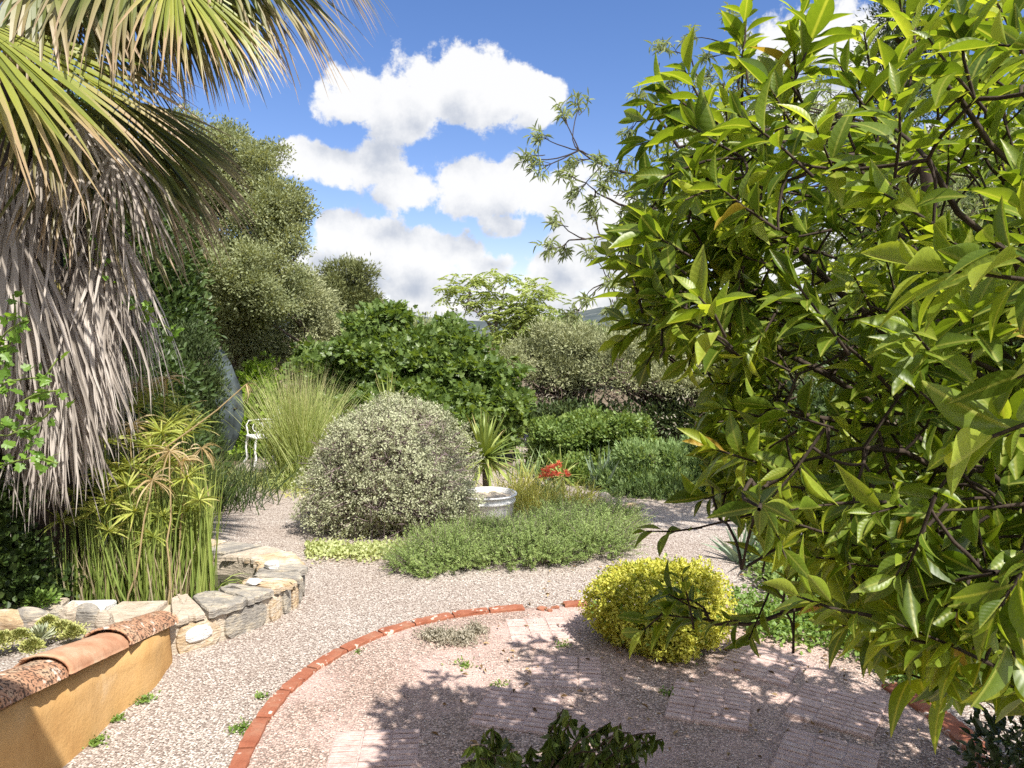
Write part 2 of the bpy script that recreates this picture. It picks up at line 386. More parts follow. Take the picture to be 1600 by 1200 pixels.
def gravelmat(name, tone=(1, 1, 1), scale=86):
    m, t = mat(name); pos = geo(t)
    wn = noise(t, 30, 2, vec=pos); va = nn(t, 'ShaderNodeVectorMath', operation='SCALE'); va.inputs['Scale'].default_value = .008; lk(t, wn.outputs['Color'], va.inputs[0])
    vb = nn(t, 'ShaderNodeVectorMath', operation='ADD'); lk(t, pos, vb.inputs[0]); lk(t, va.outputs[0], vb.inputs[1])
    v = nn(t, 'ShaderNodeTexVoronoi', feature='F1'); v.inputs['Scale'].default_value = scale; v.inputs['Randomness'].default_value = 1; lk(t, vb.outputs[0], v.inputs['Vector'])
    sp = nn(t, 'ShaderNodeSeparateColor'); lk(t, v.outputs['Color'], sp.inputs[0])
    c = ramp(t, sp.outputs[0], [(0, tuple(a * b for a, b in zip((.20, .16, .135), tone))), (.18, tuple(a * b for a, b in zip((.36, .305, .265), tone))), (.6, tuple(a * b for a, b in zip((.49, .44, .39), tone))), (1, tuple(a * b for a, b in zip((.69, .645, .585), tone)))])
    gap = nn(t, 'ShaderNodeMapRange'); gap.inputs['From Min'].default_value = .42; gap.inputs['From Max'].default_value = .72; lk(t, v.outputs['Distance'], gap.inputs[0])
    c = mixc(t, gap.outputs[0], c, (.19, .15, .125))
    big = noise(t, 1.1, 5, .6, pos)
    c = mixc(t, .55, c, ramp(t, big.outputs['Fac'], [(.35, (.78, .70, .66)), (.65, (1.0, 1.0, 1.0))]), 'MULTIPLY')
    if tone[1] < 1:   # pink dust worn off the cement pavers
        pd = noise(t, 1.6, 4, .55, pos); c = mixc(t, ramp(t, pd.outputs['Fac'], [(.44, (0, 0, 0)), (.62, (.5, .5, .5))]), c, (.60, .43, .385))
    h = math_(t, 'MULTIPLY', v.outputs['Distance'], -1.0)
    out(t, pbsdf(t, c, .85, .25, bump(t, h, .7, .008)).outputs[0]); return m
M = {}
M['gravel'] = gravelmat('pale_gravel')
M['pink_gravel'] = gravelmat('rosy_gravel', (1.0, .86, .82))
def earth():
    m, t = mat('dry_earth'); pos = geo(t); n = noise(t, 3, 8, .7, pos); n2 = noise(t, 60, 4, .7, pos)
    c = ramp(t, n.outputs['Fac'], [(.3, (.10, .075, .05)), (.55, (.20, .155, .11)), (.75, (.16, .16, .07))])
    c = mixc(t, .5, c, ramp(t, n2.outputs['Fac'], [(.35, (.5, .5, .5)), (.65, (1.2, 1.2, 1.2))]), 'MULTIPLY')
    out(t, pbsdf(t, c, .95, .1, bump(t, n2.outputs['Fac'], .8, .03)).outputs[0]); return m
M['earth'] = earth()
def hillmat():
    m, t = mat('far_hillside'); pos = geo(t); n = noise(t, .02, 8, .7, pos); n2 = noise(t, .12, 3, .6, pos)
    c = ramp(t, n.outputs['Fac'], [(.35, (.045, .058, .062)), (.55, (.085, .10, .10)), (.72, (.18, .18, .17))])
    out(t, pbsdf(t, mixc(t, .5, c, n2.outputs['Fac'], 'OVERLAY'), 1, 0).outputs[0]); return m
M['hill'] = hillmat()
def terracotta(name, lich, k=(.80, 1.10, 1.12)):
    m, t = mat(name); pos = geo(t); n = noise(t, 9, 6, .6, pos); n2 = noise(t, 75, 3, .5, pos); n3 = noise(t, 14, 3, .6, pos)
    c = ramp(t, n.outputs['Fac'], [(p_, tuple(a * b for a, b in zip(q_, k))) for p_, q_ in ((.3, (.44, .16, .09)), (.5, (.54, .225, .135)), (.72, (.58, .33, .22)))])
    if lich:
        c = mixc(t, math_(t, 'MULTIPLY', ramp(t, n2.outputs['Fac'], [(.50, (0, 0, 0)), (.56, (1, 1, 1))]), lich), c, (.06, .04, .03))
        c = mixc(t, ramp(t, n3.outputs['Fac'], [(.60, (0, 0, 0)), (.66, (1, 1, 1))]), c, (.62, .52, .44))
    out(t, pbsdf(t, c, .85, .2, bump(t, n2.outputs['Fac'], .35, .006)).outputs[0]); return m
M['tile_plain'] = terracotta('clean_terracotta', 0); M['tile_lichen'] = terracotta('lichen_spotted_terracotta', .9)
M['brick'] = terracotta('red_brick', 0.10, (.56, .50, .48))
def plaster():
    m, t = mat('ochre_plaster'); pos = geo(t); n = noise(t, 2.2, 6, .6, pos); n2 = noise(t, 55, 4, .6, pos); n3 = noise(t, 7, 3, .5, pos)
    c = ramp(t, n.outputs['Fac'], [(.3, (.36, .195, .07)), (.5, (.48, .29, .115)), (.62, (.51, .32, .14)), (.75, (.60, .43, .25))])
    h = math_(t, 'ADD', math_(t, 'MULTIPLY', n2.outputs['Fac'], .35), n3.outputs['Fac'])
    out(t, pbsdf(t, c, .9, .15, bump(t, h, .45, .02)).outputs[0]); return m
M['plaster'] = plaster()
def stonemat(name, stops, sc=7):
    m, t = mat(name); pos = geo(t); n = noise(t, sc, 7, .65, pos); n2 = noise(t, 40, 5, .65, pos)
    mp = nn(t, 'ShaderNodeMapping'); mp.inputs['Scale'].default_value = (1, 3, 9); mp.inputs['Rotation'].default_value = (.2, .3, .5); lk(t, pos, mp.inputs[0])
    n3 = noise(t, 9, 5, .6, mp.outputs[0])
    c = ramp(t, math_(t, 'ADD', math_(t, 'MULTIPLY', n.outputs['Fac'], .6), math_(t, 'MULTIPLY', n3.outputs['Fac'], .4)), stops)
    c = mixc(t, .35, c, n2.outputs['Fac'], 'OVERLAY')
    h = math_(t, 'ADD', n2.outputs['Fac'], math_(t, 'MULTIPLY', n3.outputs['Fac'], 2))
    out(t, pbsdf(t, c, .85, .25, bump(t, h, .7, .012)).outputs[0]); return m
M['slate'] = stonemat('grey_slate', [(.3, (.14, .13, .12)), (.48, (.27, .25, .22)), (.58, (.42, .37, .29)), (.72, (.46, .34, .20))])
M['ochre_stone'] = stonemat('ochre_slate', [(.3, (.28, .20, .13)), (.45, (.45, .33, .20)), (.58, (.52, .45, .36)), (.75, (.36, .35, .34))])
M['pale_stone'] = stonemat('pale_limestone', [(.3, (.30, .25, .19)), (.5, (.44, .37, .29)), (.7, (.54, .49, .42))])
M['white_stone'] = stonemat('white_quartz', [(.3, (.55, .53, .5)), (.6, (.75, .74, .72)), (.8, (.8, .8, .8))], 12)
M['mortar'] = stonemat('pale_mortar', [(.3, (.40, .33, .25)), (.6, (.52, .45, .36)), (.8, (.58, .52, .44))])
M['paver'] = stonemat('pink_paver', [(.3, (.34, .25, .22)), (.48, (.50, .375, .34)), (.6, (.56, .44, .40)), (.7, (.56, .49, .43))], 11)
m, t = mat('pond_water'); n = noise(t, 5, 2, vec=geo(t)); p = pbsdf(t, (.018, .02, .01), .04, .6, bump(t, n.outputs['Fac'], .08, .02)); out(t, p.outputs[0]); M['water'] = m
M['white_plastic'] = plain('white_plastic', (.74, .73, .71), .45, .10, 5)
M['white_iron'] = plain('white_painted_iron', (.78, .78, .77), .4, .05)
M['cover_cloth'] = plain('grey_cover_fabric', (.065, .085, .09), .8, .5, 6)
M['bark'] = barkmat('brown_bark', (.05, .035, .025), (.16, .12, .09))
M['dark_bark'] = barkmat('dark_bark', (.022, .016, .012), (.075, .055, .042))
M['olive_bark'] = barkmat('gnarled_bark', (.045, .03, .025), (.17, .125, .10), 8, .9)
M['grey_twig'] = barkmat('grey_twig', (.12, .09, .08), (.26, .21, .19))
M['purple_twig'] = barkmat('mauve_twig', (.13, .09, .09), (.30, .235, .235))
M['green_stem'] = barkmat('green_stem', (.10, .15, .03), (.22, .27, .07), 20, .1)
M['palm_trunk'] = barkmat('fibrous_palm_trunk', (.07, .045, .03), (.22, .16, .11), 20, 1)
M['petiole'] = barkmat('palm_petiole', (.22, .19, .05), (.38, .32, .12), 10, .2)

M['citrus'] = leafmat('citrus_leaf', [(.042, .080, .008), (.085, .140, .014), (.20, .275, .030), (.46, .50, .08)], .42, .40, (2.0, 1.9, .75), spec=.45, patch=1.2, rib=.6)
M['citrus_old'] = leafmat('yellowing_citrus_leaf', [(.40, .34, .03), (.46, .32, .05), (.38, .17, .05)], .4, .4, (1.3, 1.2, .7), rib=.3)
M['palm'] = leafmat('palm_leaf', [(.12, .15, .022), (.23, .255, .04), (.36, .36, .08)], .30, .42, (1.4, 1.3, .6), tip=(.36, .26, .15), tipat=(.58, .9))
M['palm_dark'] = leafmat('shaded_side_palm_leaf', [(.05, .07, .014), (.11, .13, .025), (.21, .21, .045)], .25, .45, (1.3, 1.2, .6), tip=(.33, .24, .15), tipat=(.6, 1.0))  # darker copy of palm_leaf, with shade put into the leaf colour
M['palm_dry'] = leafmat('dry_palm_leaf', [(.17, .145, .12), (.36, .32, .28), (.60, .545, .49)], .18, .7, (1.1, 1.0, .85), spec=.2)
M['olive_green'] = leafmat('evergreen_oak_leaf', [(.10, .125, .055), (.24, .27, .125), (.38, .40, .22)], .3, .55, patch=.9, patch_amt=.5)
M['silver_olive'] = leafmat('olive_leaf', [(.17, .19, .085), (.31, .33, .17), (.44, .45, .26)], .25, .55, (1.2, 1.15, .8), patch=1)
M['pine'] = leafmat('pine_needles', [(.07, .09, .03), (.15, .17, .06), (.23, .24, .10)], .2, .6)
M['conifer'] = leafmat('conifer_leaf', [(.025, .04, .012), (.05, .08, .02), (.10, .13, .04)], .2, .6)
M['hedge'] = leafmat('dark_hedge_leaf', [(.03, .055, .015), (.06, .10, .025), (.10, .15, .04)], .3, .45)
M['fig'] = leafmat('broad_green_leaf', [(.06, .10, .022), (.12, .185, .045), (.23, .30, .085)], .38, .42, (1.6, 1.5, .5), patch=1.0)
M['lime'] = leafmat('lime_green_leaf', [(.16, .26, .03), (.26, .38, .05), (.36, .48, .09)], .42, .45, (1.4, 1.4, .5))
M['albizia'] = leafmat('feathery_green_leaf', [(.18, .24, .06), (.32, .39, .11), (.46, .52, .19)], .38, .5)
M['shrub'] = leafmat('mid_green_leaf', [(.075, .13, .03), (.16, .24, .055), (.30, .37, .10)], .33, .5)
M['bluegreen'] = leafmat('grey_green_leaf', [(.12, .19, .07), (.23, .33, .12), (.38, .47, .21)], .3, .5)
M['silver'] = leafmat('silver_leaf', [(.26, .28, .16), (.42, .44, .275), (.56, .57, .39)], .22, .6, (1.1, 1.05, .8), patch=3)
M['droop'] = leafmat('drooping_leaf', [(.04, .07, .015), (.085, .13, .025), (.17, .22, .055)], .35, .45)
M['rosemary'] = leafmat('rosemary_needle', [(.09, .14, .045), (.22, .31, .09), (.42, .51, .20)], .25, .5, patch=2)
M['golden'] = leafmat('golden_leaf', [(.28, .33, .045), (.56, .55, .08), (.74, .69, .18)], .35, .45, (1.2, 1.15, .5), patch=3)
M['grass'] = leafmat('tall_grass_blade', [(.24, .31, .09), (.40, .47, .16), (.56, .60, .27)], .3, .5, tip=(.50, .44, .25), tipat=(.8, 1.1))
M['ygrass'] = leafmat('yellow_green_blade', [(.32, .34, .07), (.50, .50, .12), (.64, .60, .22)], .3, .5)
M['reed'] = leafmat('reed_stem', [(.11, .17, .03), (.24, .32, .07), (.42, .47, .14)], .25, .45)
M['reed_dry'] = leafmat('dry_reed_stem', [(.26, .20, .11), (.40, .33, .20), (.5, .44, .3)], .2, .6)
M['papyrus'] = leafmat('papyrus_ray', [(.19, .25, .04), (.34, .39, .07), (.48, .49, .14)], .3, .5, tip=(.45, .34, .16), tipat=(.85, 1.1))
M['papyrus_dry'] = leafmat('dry_papyrus_ray', [(.38, .28, .13), (.50, .40, .22), (.6, .5, .33)], .3, .6)
M['yucca'] = leafmat('yucca_blade', [(.14, .20, .04), (.27, .33, .08), (.40, .44, .15)], .25, .42, tip=(.40, .33, .15), tipat=(.92, 1.05))
M['agave'] = leafmat('blue_green_blade', [(.13, .19, .12), (.24, .32, .22), (.36, .43, .32)], .15, .5)
M['bramble'] = leafmat('vine_leaf', [(.07, .14, .02), (.13, .24, .035), (.22, .36, .06)], .4, .42, (1.6, 1.6, .5))
M['succulent'] = leafmat('succulent_leaf', [(.20, .25, .06), (.36, .37, .11), (.48, .46, .20)], .1, .5, patch=8)
M['grey_succ'] = leafmat('grey_succulent_leaf', [(.20, .24, .14), (.32, .35, .22), (.44, .45, .33)], .1, .5)
M['greyplant'] = leafmat('withered_grey_leaf', [(.20, .18, .13), (.34, .31, .24), (.45, .42, .34)], .15, .6)
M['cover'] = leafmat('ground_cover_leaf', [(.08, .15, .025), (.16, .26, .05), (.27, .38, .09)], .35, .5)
M['palecover'] = leafmat('pale_cover_leaf', [(.30, .36, .12), (.45, .50, .22), (.55, .58, .32)], .3, .5)
M['dark_leaf'] = leafmat('dark_glossy_leaf', [(.015, .028, .01), (.03, .05, .015), (.06, .09, .025)], .2, .3)
M['willow'] = leafmat('narrow_grey_green_leaf', [(.16, .20, .085), (.28, .33, .15), (.40, .44, .25)], .35, .5, (1.4, 1.4, .7))
M['flower'] = leafmat('coral_flower', [(.70, .12, .06), (.82, .20, .11), (.88, .34, .22)], .3, .5, (1.1, 1, 1))
M['whiteflower'] = leafmat('small_white_flower', [(.7, .65, .5), (.8, .78, .7)], .3, .5, (1, 1, 1))

# ------------------------------------------------------------------ foliage
def ell(px, py, Y, rx, ry, rd=None):
    """ellipsoid given where it stands: centre seen at px,py, at distance Y; radii in pixels at that distance"""
    c = P(px, py, Y); s = Y / FPX
    return (c, np.array([rx * s, (rd if rd else min(rx, ry * 1.3)) * s, ry * s]))
def shell(blobs, n, depth=.3, lump=.12, low=-1.0):
    w_ = np.array([(b[1][0] * b[1][1] * b[1][2]) ** (2 / 3) for b in blobs]); w_ /= w_.sum()
    idx = R.choice(len(blobs), size=int(n * 1.9), p=w_); u = rv(len(idx)); 
    Cc = np.array([b[0] for b in blobs])[idx]; Rr = np.array([b[1] for b in blobs])[idx]
    k = R.normal(size=(5, 3)) * 3.0; ph = R.uniform(0, 6, 5)
    q = 1 + lump * np.sin(u @ k.T + ph).sum(1) * .5
    rad = q * (1 - depth * R.random(len(idx)) ** 1.3)
    p = Cc + u * Rr * rad[:, None]; keep = u[:, 2] > low
    for j, b in enumerate(blobs):
        dd = np.linalg.norm((p - b[0]) / b[1], axis=1); keep &= (idx == j) | (dd > (1 - depth) * .85)
    p = p[keep][:n]; nr = nrm((u / Rr)[keep][:n]); return p, nr
def puffs(blobs, n, r, flat=.75, depth=.25, low=-.7):
    """break a crown volume into many separate leafy clumps with gaps between them"""
    c, nr = shell(blobs, n, depth, .2, low)
    return [(p - q * r * .4, np.array([1, 1, flat]) * r * R.uniform(.6, 1.35)) for p, q in zip(c, nr)]
def crown(acc, blobs, nc, cr, per, L, W, tpl=T_DIA, out=.7, up=.4, rand=.7, depth=.3, lump=.12, low=-1.0, flat=.8, nup=.5, lv=.25, puff=None, fill=.86):
    if puff:
        crown(acc, [(b[0], b[1] * fill) for b in blobs], int(nc * .3), cr * 1.2, per, L * 1.25, W * 1.25, tpl, out, up, rand, .9, .1, low)
        blobs = puffs(blobs, *puff); nc = int(nc * .9); depth = .5; low = -.6
    c, nr = shell(blobs, nc, depth, lump, low); nc = len(c)
    o = R.normal(size=(nc, per, 3)); o[:, :, 2] *= flat; o = o / np.maximum(1, np.linalg.norm(o, axis=2, keepdims=True) / 1.8)
    pos = (c[:, None] + o * cr * R.uniform(.6, 1.3, (nc, 1, 1))).reshape(-1, 3); nrr = np.repeat(nr, per, 0); n = len(pos)
    loc = nrm(o.reshape(-1, 3))
    ax = nrm(nrr * out + loc * .5 + rv(n) * rand + np.array([0, 0, up]))
    no = nrm(nrr * .7 + rv(n) * .7 + np.array([0, 0, nup]) + S3 * .25)
    rn = np.clip(np.repeat(R.random(nc), per) * .45 + R.random(n) * .55, 0, 1)
    s = np.clip(R.normal(1, lv, n), .5, 1.6)
    leaves(acc, tpl, pos, ax, no, L * s, W * s, rn)
    return c
def limbs(acc, base, top, tips, r0, sides=7, bend=.12, fork=.55, rmin=.004):
    """trunk from base to top, limbs out to the tips"""
    base = np.asarray(base, float); top = np.asarray(top, float)
    tr = curve(base, top, bend * .5, 8); rr = np.linspace(r0, r0 * .55, 8); rr[0] *= 1.25; tube(acc, tr, rr, sides)
    for tpt in tips:
        f = R.uniform(fork, 1.0); i = f * 7; a = tr[int(i)] + (tr[min(7, int(i) + 1)] - tr[int(i)]) * (i - int(i))
        L = np.linalg.norm(tpt - a); tube(acc, curve(a, tpt, bend, 7, up=.08), np.linspace(r0 * .38, max(rmin, r0 * .06), 7), 5, cap=False)
def shrub(name, label, cat, base, blobs, mt, nc, cr, per, L, W, tpl=T_DIA, stems=8, bark='bark', group=None, r0=.03, part='foliage', **k):
    t_ = thing(name, label, cat, base, group)
    a = Acc(); c = crown(a, blobs, nc, cr, per, L, W, tpl, **k); a.build(part, M[mt], t_)
    if stems:
        b = Acc(); cen = np.mean([q[0] for q in blobs], 0)
        for tp in c[R.choice(len(c), min(len(c), stems), replace=False)]:
            st = np.asarray(base, float) + np.append(R.normal(size=2) * r0 * 1.5, 0)
            tube(b, curve(st, tp, .12, 7), np.linspace(r0, r0 * .2, 7), 5, cap=False)
        b.build('stem' if r0 < .04 else 'trunk', M[bark], t_, True)
    return t_
def tree(name, label, base, top, blobs, mt, nc, cr, per, L, W, tpl=T_DIA, r0=.12, nl=14, bark='bark', group=None, cat='tree', **k):
    t_ = thing(name, label, cat, base, group)
    a = Acc(); c = crown(a, blobs, nc, cr, per, L, W, tpl, **k); a.build('crown', M[mt], t_)
    b = Acc(); limbs(b, base, top, c[R.choice(len(c), min(len(c), nl), replace=False)], r0); b.build('trunk', M[bark], t_, True)
    return t_
R = np.random.default_rng(11); random.seed(1)
# ================================================================== SETTING
def sheet(name, pts, z, mt, wob=0.0):
    pts = np.asarray(pts, float)
    if wob:
        q = []
        for i in range(len(pts)):
            a, b = pts[i], pts[(i + 1) % len(pts)]
            for t_ in np.linspace(0, 1, 8, endpoint=False): q.append(a + (b - a) * t_ + R.normal(size=2) * wob)
        pts = np.array(q)
    me = bpy.data.meshes.new(name); me.from_pydata([(x, y, z) for x, y in pts], [], [list(range(len(pts)))]); me.update(); me.materials.append(M[mt])
    o = bpy.data.objects.new(name, me); COL.objects.link(o)
    return tag(o, kind='structure')
sheet('ground', [(-6000, -3000), (6000, -3000), (6000, 9000), (-6000, 9000)], -0.03, 'earth')
# gravel yard with the two paths leading off it
sheet('gravel_path', [(-8, -6), (7, -6), (9, 3.0), (3.4, 4.9), (3.0, 6.5), (6.5, 8.4), (6.5, 9.6), (2.5, 9.0), (1.6, 10.5), (0.8, 16.5), (0.1, 16.5), (0.0, 11), (-1.5, 9.6), (-2.4, 10.2), (-3.2, 12.5), (-4.4, 14), (-4.3, 11.2), (-3.6, 9.6), (-3.3, 7.5), (-5.2, 6.5), (-8, 5)], 0.0, 'gravel', 0.05)
CC = np.array([0.66, 4.0])
# ring of bricks round the patio
LB = [(345, 1290), (352, 1250), (368, 1212), (392, 1157), (418, 1112), (452, 1076), (497, 1040), (552, 1009), (612, 985), (688, 966), (756, 957), (826, 951)]
MBk = [(880, 947), (918, 945)]
RB = [(1392, 1072), (1450, 1108), (1512, 1158), (1560, 1205), (1600, 1260)]
lb = np.array([G(*p)[:2] for p in LB]); rb = np.array([G(*p)[:2] for p in RB])
hid = np.array([(CC[0] + 1.5 * sin(a) * 1.30, CC[1] + 1.45 * cos(a)) for a in np.linspace(.5, 1.2, 6)])
sheet('patio', np.concatenate([lb, np.array([G(*p)[:2] for p in MBk]), [(1.6, 5.35), (2.1, 4.95)], rb, [(2.3, 1.5), (0.6, 0.9), (-1.0, 1.4)]]), 0.004, 'pink_gravel')
edging = thing('brick_edging', 'curved row of red bricks set in the gravel round the patio', 'edging', (*lb[5], 0))
def lay(line, wdt, ln, gap=.012, z=.026, wob=.004):
    seg = np.linalg.norm(np.diff(line, axis=0), axis=1); cum = np.r_[0, np.cumsum(seg)]; s = 0
    while s + ln * .5 < cum[-1]:
        l2 = ln * R.uniform(.88, 1.08); e = min(s + l2, cum[-1])
        a = np.array([np.interp(s, cum, line[:, k]) for k in (0, 1)]); b = np.array([np.interp(e, cum, line[:, k]) for k in (0, 1)])
        c = (a + b) / 2; d = b - a; L = np.linalg.norm(d) - gap
        if L > .06:
            A = Acc(); nx = 8; ww = wdt / 2
            # a worn brick: subdivided top with chipped edge
            dn = d / np.linalg.norm(d); pn = np.array([-dn[1], dn[0]]); V = []; F = []
            prof = [(-1, -.05), (-1, z - .006), (-.93, z), (.93, z), (1, z - .006), (1, -.05)]
            for i in range(nx + 1):
                for q, zz in prof:
                    j = R.normal() * .0022
                    p = c + dn * (i / nx - .5) * (L if i in (0, nx) else L) + pn * (q * ww + j + R.normal() * wob * .2)
                    V.append((p[0], p[1], zz + (R.normal() * .0012 if zz > 0 else 0) + (-.004 if i in (0, nx) and zz > 0 else 0)))
            k = len(prof)
            F = [(i * k + m_, (i + 1) * k + m_, (i + 1) * k + m_ + 1, i * k + m_ + 1) for i in range(nx) for m_ in range(k - 1)]
            A.add(V, np.array(F)); A.add(V[:k], np.array([tuple(range(k))])); A.add(V[-k:], np.array([tuple(range(k))[::-1]]))
            A.build('brick', M['brick'], edging)
        s = e
lay(lb, .080, .30, gap=.014)
lay(np.array([G(*p)[:2] for p in MBk]), .085, .22)
lay(rb, .135, .33)
for px, py, r_ in ((846, 953, .05), (868, 951, .035), (858, 956, .025)):
    A = Acc(); p = G(px, py); rock(A, (p[0], p[1], .008), (r_, r_ * .6, .022), int(px)); o = A.build('brick_fragment', M['brick'], edging)
edge2 = thing('straight_brick_edging', 'short straight run of terracotta pieces under the low green plants at right', 'edging', G(1500, 1090))
edging_main = edging; edging = edge2; lay(np.array([G(1452, 1082)[:2], G(1500, 1092)[:2], G(1555, 1100)[:2]]), .10, .26, z=.03); edging = edging_main

# pink cement pavers with a raised bar pattern
def paver(px, py, rot, label, sx=.42, cols=3, rows=9, z=.0):
    p = G(px, py); A = Acc(); c, s = cos(rot), sin(rot)
    box(A, (p[0], p[1], .004 + z - .014), (sx, sx, .044), rot)
    cw = sx / cols; rh = sx / rows
    for i in range(cols):
        for j in range(rows):
            x = (i + .5) * cw - sx / 2; y = (j + .5) * rh - sx / 2
            box(A, (p[0] + x * c - y * s, p[1] + x * s + y * c, .0115 + z + R.normal() * .0014), (cw * .93, rh * .76, .014), rot, bev=.0035)
    o = A.build('paving_slab', M['paver'])
    return tag(o, label, 'paving slab', 'pink pavers set in the patio gravel')
for a in ((1306, 1112, -.62, 'pink barred paver in dappled shade midway to the right brick edging'),
          (1108, 1104, -.35, 'pink paver in shade directly in front of the golden bush'),
          (808, 1110, -.25, 'sunlit pink paver near the middle of the patio above the drooping sprigs'),
          (584, 1182, .08, 'pink paver nearest the left brick arc at the bottom edge'),
          (1188, 1040, -.6, 'pink paver at the right foot of the golden bush'),
          (1290, 1192, -.55, 'shaded pink paver at the bottom edge, nearest the right brick edging'),
          (885, 1050, -.1, 'gravel dusted pink paver left of the golden bush, second from it'),
          (842, 985, .12, 'farthest pink paver close behind the broken end of the brick arc')):
    paver(*a[:3], a[3], z={885: -.009, 842: -.010, 808: -.004, 584: .0, 1188: .0, 1108: .003}.get(a[0], .005))

# loose gravel stones lying on the near ground
A = Acc(); n = 26000
yy = 2.6 + 5.4 * R.random(n) ** .9; xx = (R.random(n) - .5) * yy * 1.6
mk = ~((xx < -1.5) & (yy > 4.2)) & ~((xx < -1.95)); xx, yy = xx[mk], yy[mk]; n = len(xx)
O = np.array([(1, 0, 0), (0, 1, 0), (-1, 0, 0), (0, -1, 0), (0, 0, 1), (0, 0, -1), (.62, .62, .45), (-.62, .62, .4), (-.62, -.62, .45), (.62, -.62, .4)]); 
OF = np.array([(0, 6, 3), (0, 1, 6), (1, 7, 6), (1, 2, 7), (2, 8, 7), (2, 3, 8), (3, 9, 8), (3, 0, 9), (6, 7, 4), (7, 8, 4), (8, 9, 4), (9, 6, 4), (0, 6, 9), (1, 0, 5), (2, 1, 5), (3, 2, 5), (0, 3, 5)])
OF = np.array([(0, 1, 6), (1, 7, 6), (1, 2, 7), (2, 8, 7), (2, 3, 8), (3, 9, 8), (3, 0, 9), (0, 6, 9), (6, 7, 4), (7, 8, 4), (8, 9, 4), (9, 6, 4)])
th = R.uniform(0, 6.3, n); sc = R.uniform(.003, .0065, n); el = R.uniform(.5, .95, n)
V = np.zeros((n, 10, 3)); x_ = O[None, :, 0] * sc[:, None]; y_ = O[None, :, 1] * (sc * el)[:, None]
V[:, :, 0] = x_ * np.cos(th)[:, None] - y_ * np.sin(th)[:, None] + xx[:, None]
V[:, :, 1] = x_ * np.sin(th)[:, None] + y_ * np.cos(th)[:, None] + yy[:, None]
V[:, :, 2] = O[None, :, 2] * (sc * .6)[:, None] + .006 + R.random((n, 1)) * .003
A.add(V, ((np.arange(n) * 10)[:, None, None] + OF[None]).reshape(-1, 3), np.repeat(R.random(n), 12))
mm, t = mat('loose_gravel'); c = ramp(t, attr(t, 'rnd'), [(0, (.22, .17, .14)), (.3, (.38, .32, .28)), (.7, (.52, .46, .41)), (1, (.68, .63, .57))]); out(t, pbsdf(t, c, .85, .25).outputs[0])
tag(A.build('gravel', mm), kind='stuff', label='loose pale gravel stones scattered over the yard')

# fallen leaves and bits under the citrus
A = Acc(); n = 420; yy = R.uniform(3.3, 6.5, n); xx = R.uniform(-.6, 3.4, n); mk = (xx > -.6 + (yy - 3.3) * .3); pos = np.c_[xx, yy, R.uniform(.012, .022, n)][mk]; n = len(pos)
leaves(A, T_CITRUS2, pos, nrm(R.normal(size=(n, 3)) * [1, 1, .12]), nrm(R.normal(size=(n, 3)) * .3 + [0, 0, 1]), R.uniform(.02, .055, n), .016, R.random(n))
mm, t = mat('dead_leaf'); c = ramp(t, attr(t, 'rnd'), [(0, (.10, .06, .03)), (.5, (.24, .15, .07)), (1, (.40, .30, .16))]); out(t, pbsdf(t, c, .8, .2).outputs[0])
tag(A.build('leaf_litter', mm), kind='stuff', label='dry fallen leaves lying on the patio gravel under the citrus')
# ------------------------------------------------------------------ ochre garden wall with roof tiles
wall = thing('garden_wall', 'low ochre plastered wall capped with terracotta roof tiles beside the gravel', 'wall', (-2.15, 3.4, 0))
def topz(y): return .235 + (4.4 - y) * .168
A = Acc(); ys = np.linspace(1.2, 4.62, 60); V = []; F = []
for i, y in enumerate(ys):
    xo = -2.085 + .020 * sin(y * 5) + .012 * sin(y * 11 + 1) - (.22 * max(0, (y - 4.35) / .27) ** 2 if y > 4.35 else 0)
    tz = topz(y)
    for k_, (x, z) in enumerate([(xo + .02, -.05), (xo + .012, tz * .3), (xo + .004, tz * .65), (xo, tz), (xo - .24, tz), (xo - .24, -.05)]):
        V.append((x + (R.normal() * .0015 if k_ < 4 else 0), y, z))
k = 6; F = [(i * k + j, i * k + j + 1, (i + 1) * k + j + 1, (i + 1) * k + j) for i in range(59) for j in range(5)]
A.add(V, np.array(F)); A.add(V[-6:], np.array([[0, 1, 2, 3, 4, 5]])); A.build('plastered_wall', M['plaster'], wall, True)
def barrel(p0, p1, r0, r1, mt, h=.62, th_=.016):
    A = Acc(); p0, p1 = np.array(p0), np.array(p1); d = nrm(p1 - p0); s = nrm(np.cross(d, [0, 0, 1])); u = np.cross(s, d); n1, n2 = 20, 16; V = []
    for lay_ in (0, 1):
        for i in range(n1 + 1):
            f = i / n1; c = p0 + (p1 - p0) * f; r = r0 + (r1 - r0) * f - lay_ * th_
            for j in range(n2 + 1):
                a = pi * j / n2; jit = R.normal() * .0015
                e = (R.normal() * .005 if i in (0, n1) and lay_ == 0 else 0)
                V.append(c + s * cos(a) * (r + jit) + u * (sin(a) * (r + jit) * h) + d * e)
    m_ = n2 + 1; o_ = (n1 + 1) * m_; F = []
    for i in range(n1):
        for j in range(n2):
            a = i * m_ + j; F += [(a, a + 1, a + m_ + 1, a + m_), (o_ + a, o_ + a + m_, o_ + a + m_ + 1, o_ + a + 1)]
        for j in (0, n2):
            a = i * m_ + j; F.append((a, a + m_, o_ + a + m_, o_ + a))
    for i in (0, n1):
        for j in range(n2):
            a = i * m_ + j; F.append((a, a + 1, o_ + a + 1, o_ + a))
    A.add(V, np.array(F)); return A.build('roof_tile', M[mt], wall, True)
tl = [(4.46, 3.86, 'tile_lichen'), (3.93, 3.32, 'tile_plain'), (3.42, 2.86, 'tile_lichen'), (2.95, 2.40, 'tile_plain'), (2.50, 1.9, 'tile_lichen'), (2.0, 1.4, 'tile_plain')]
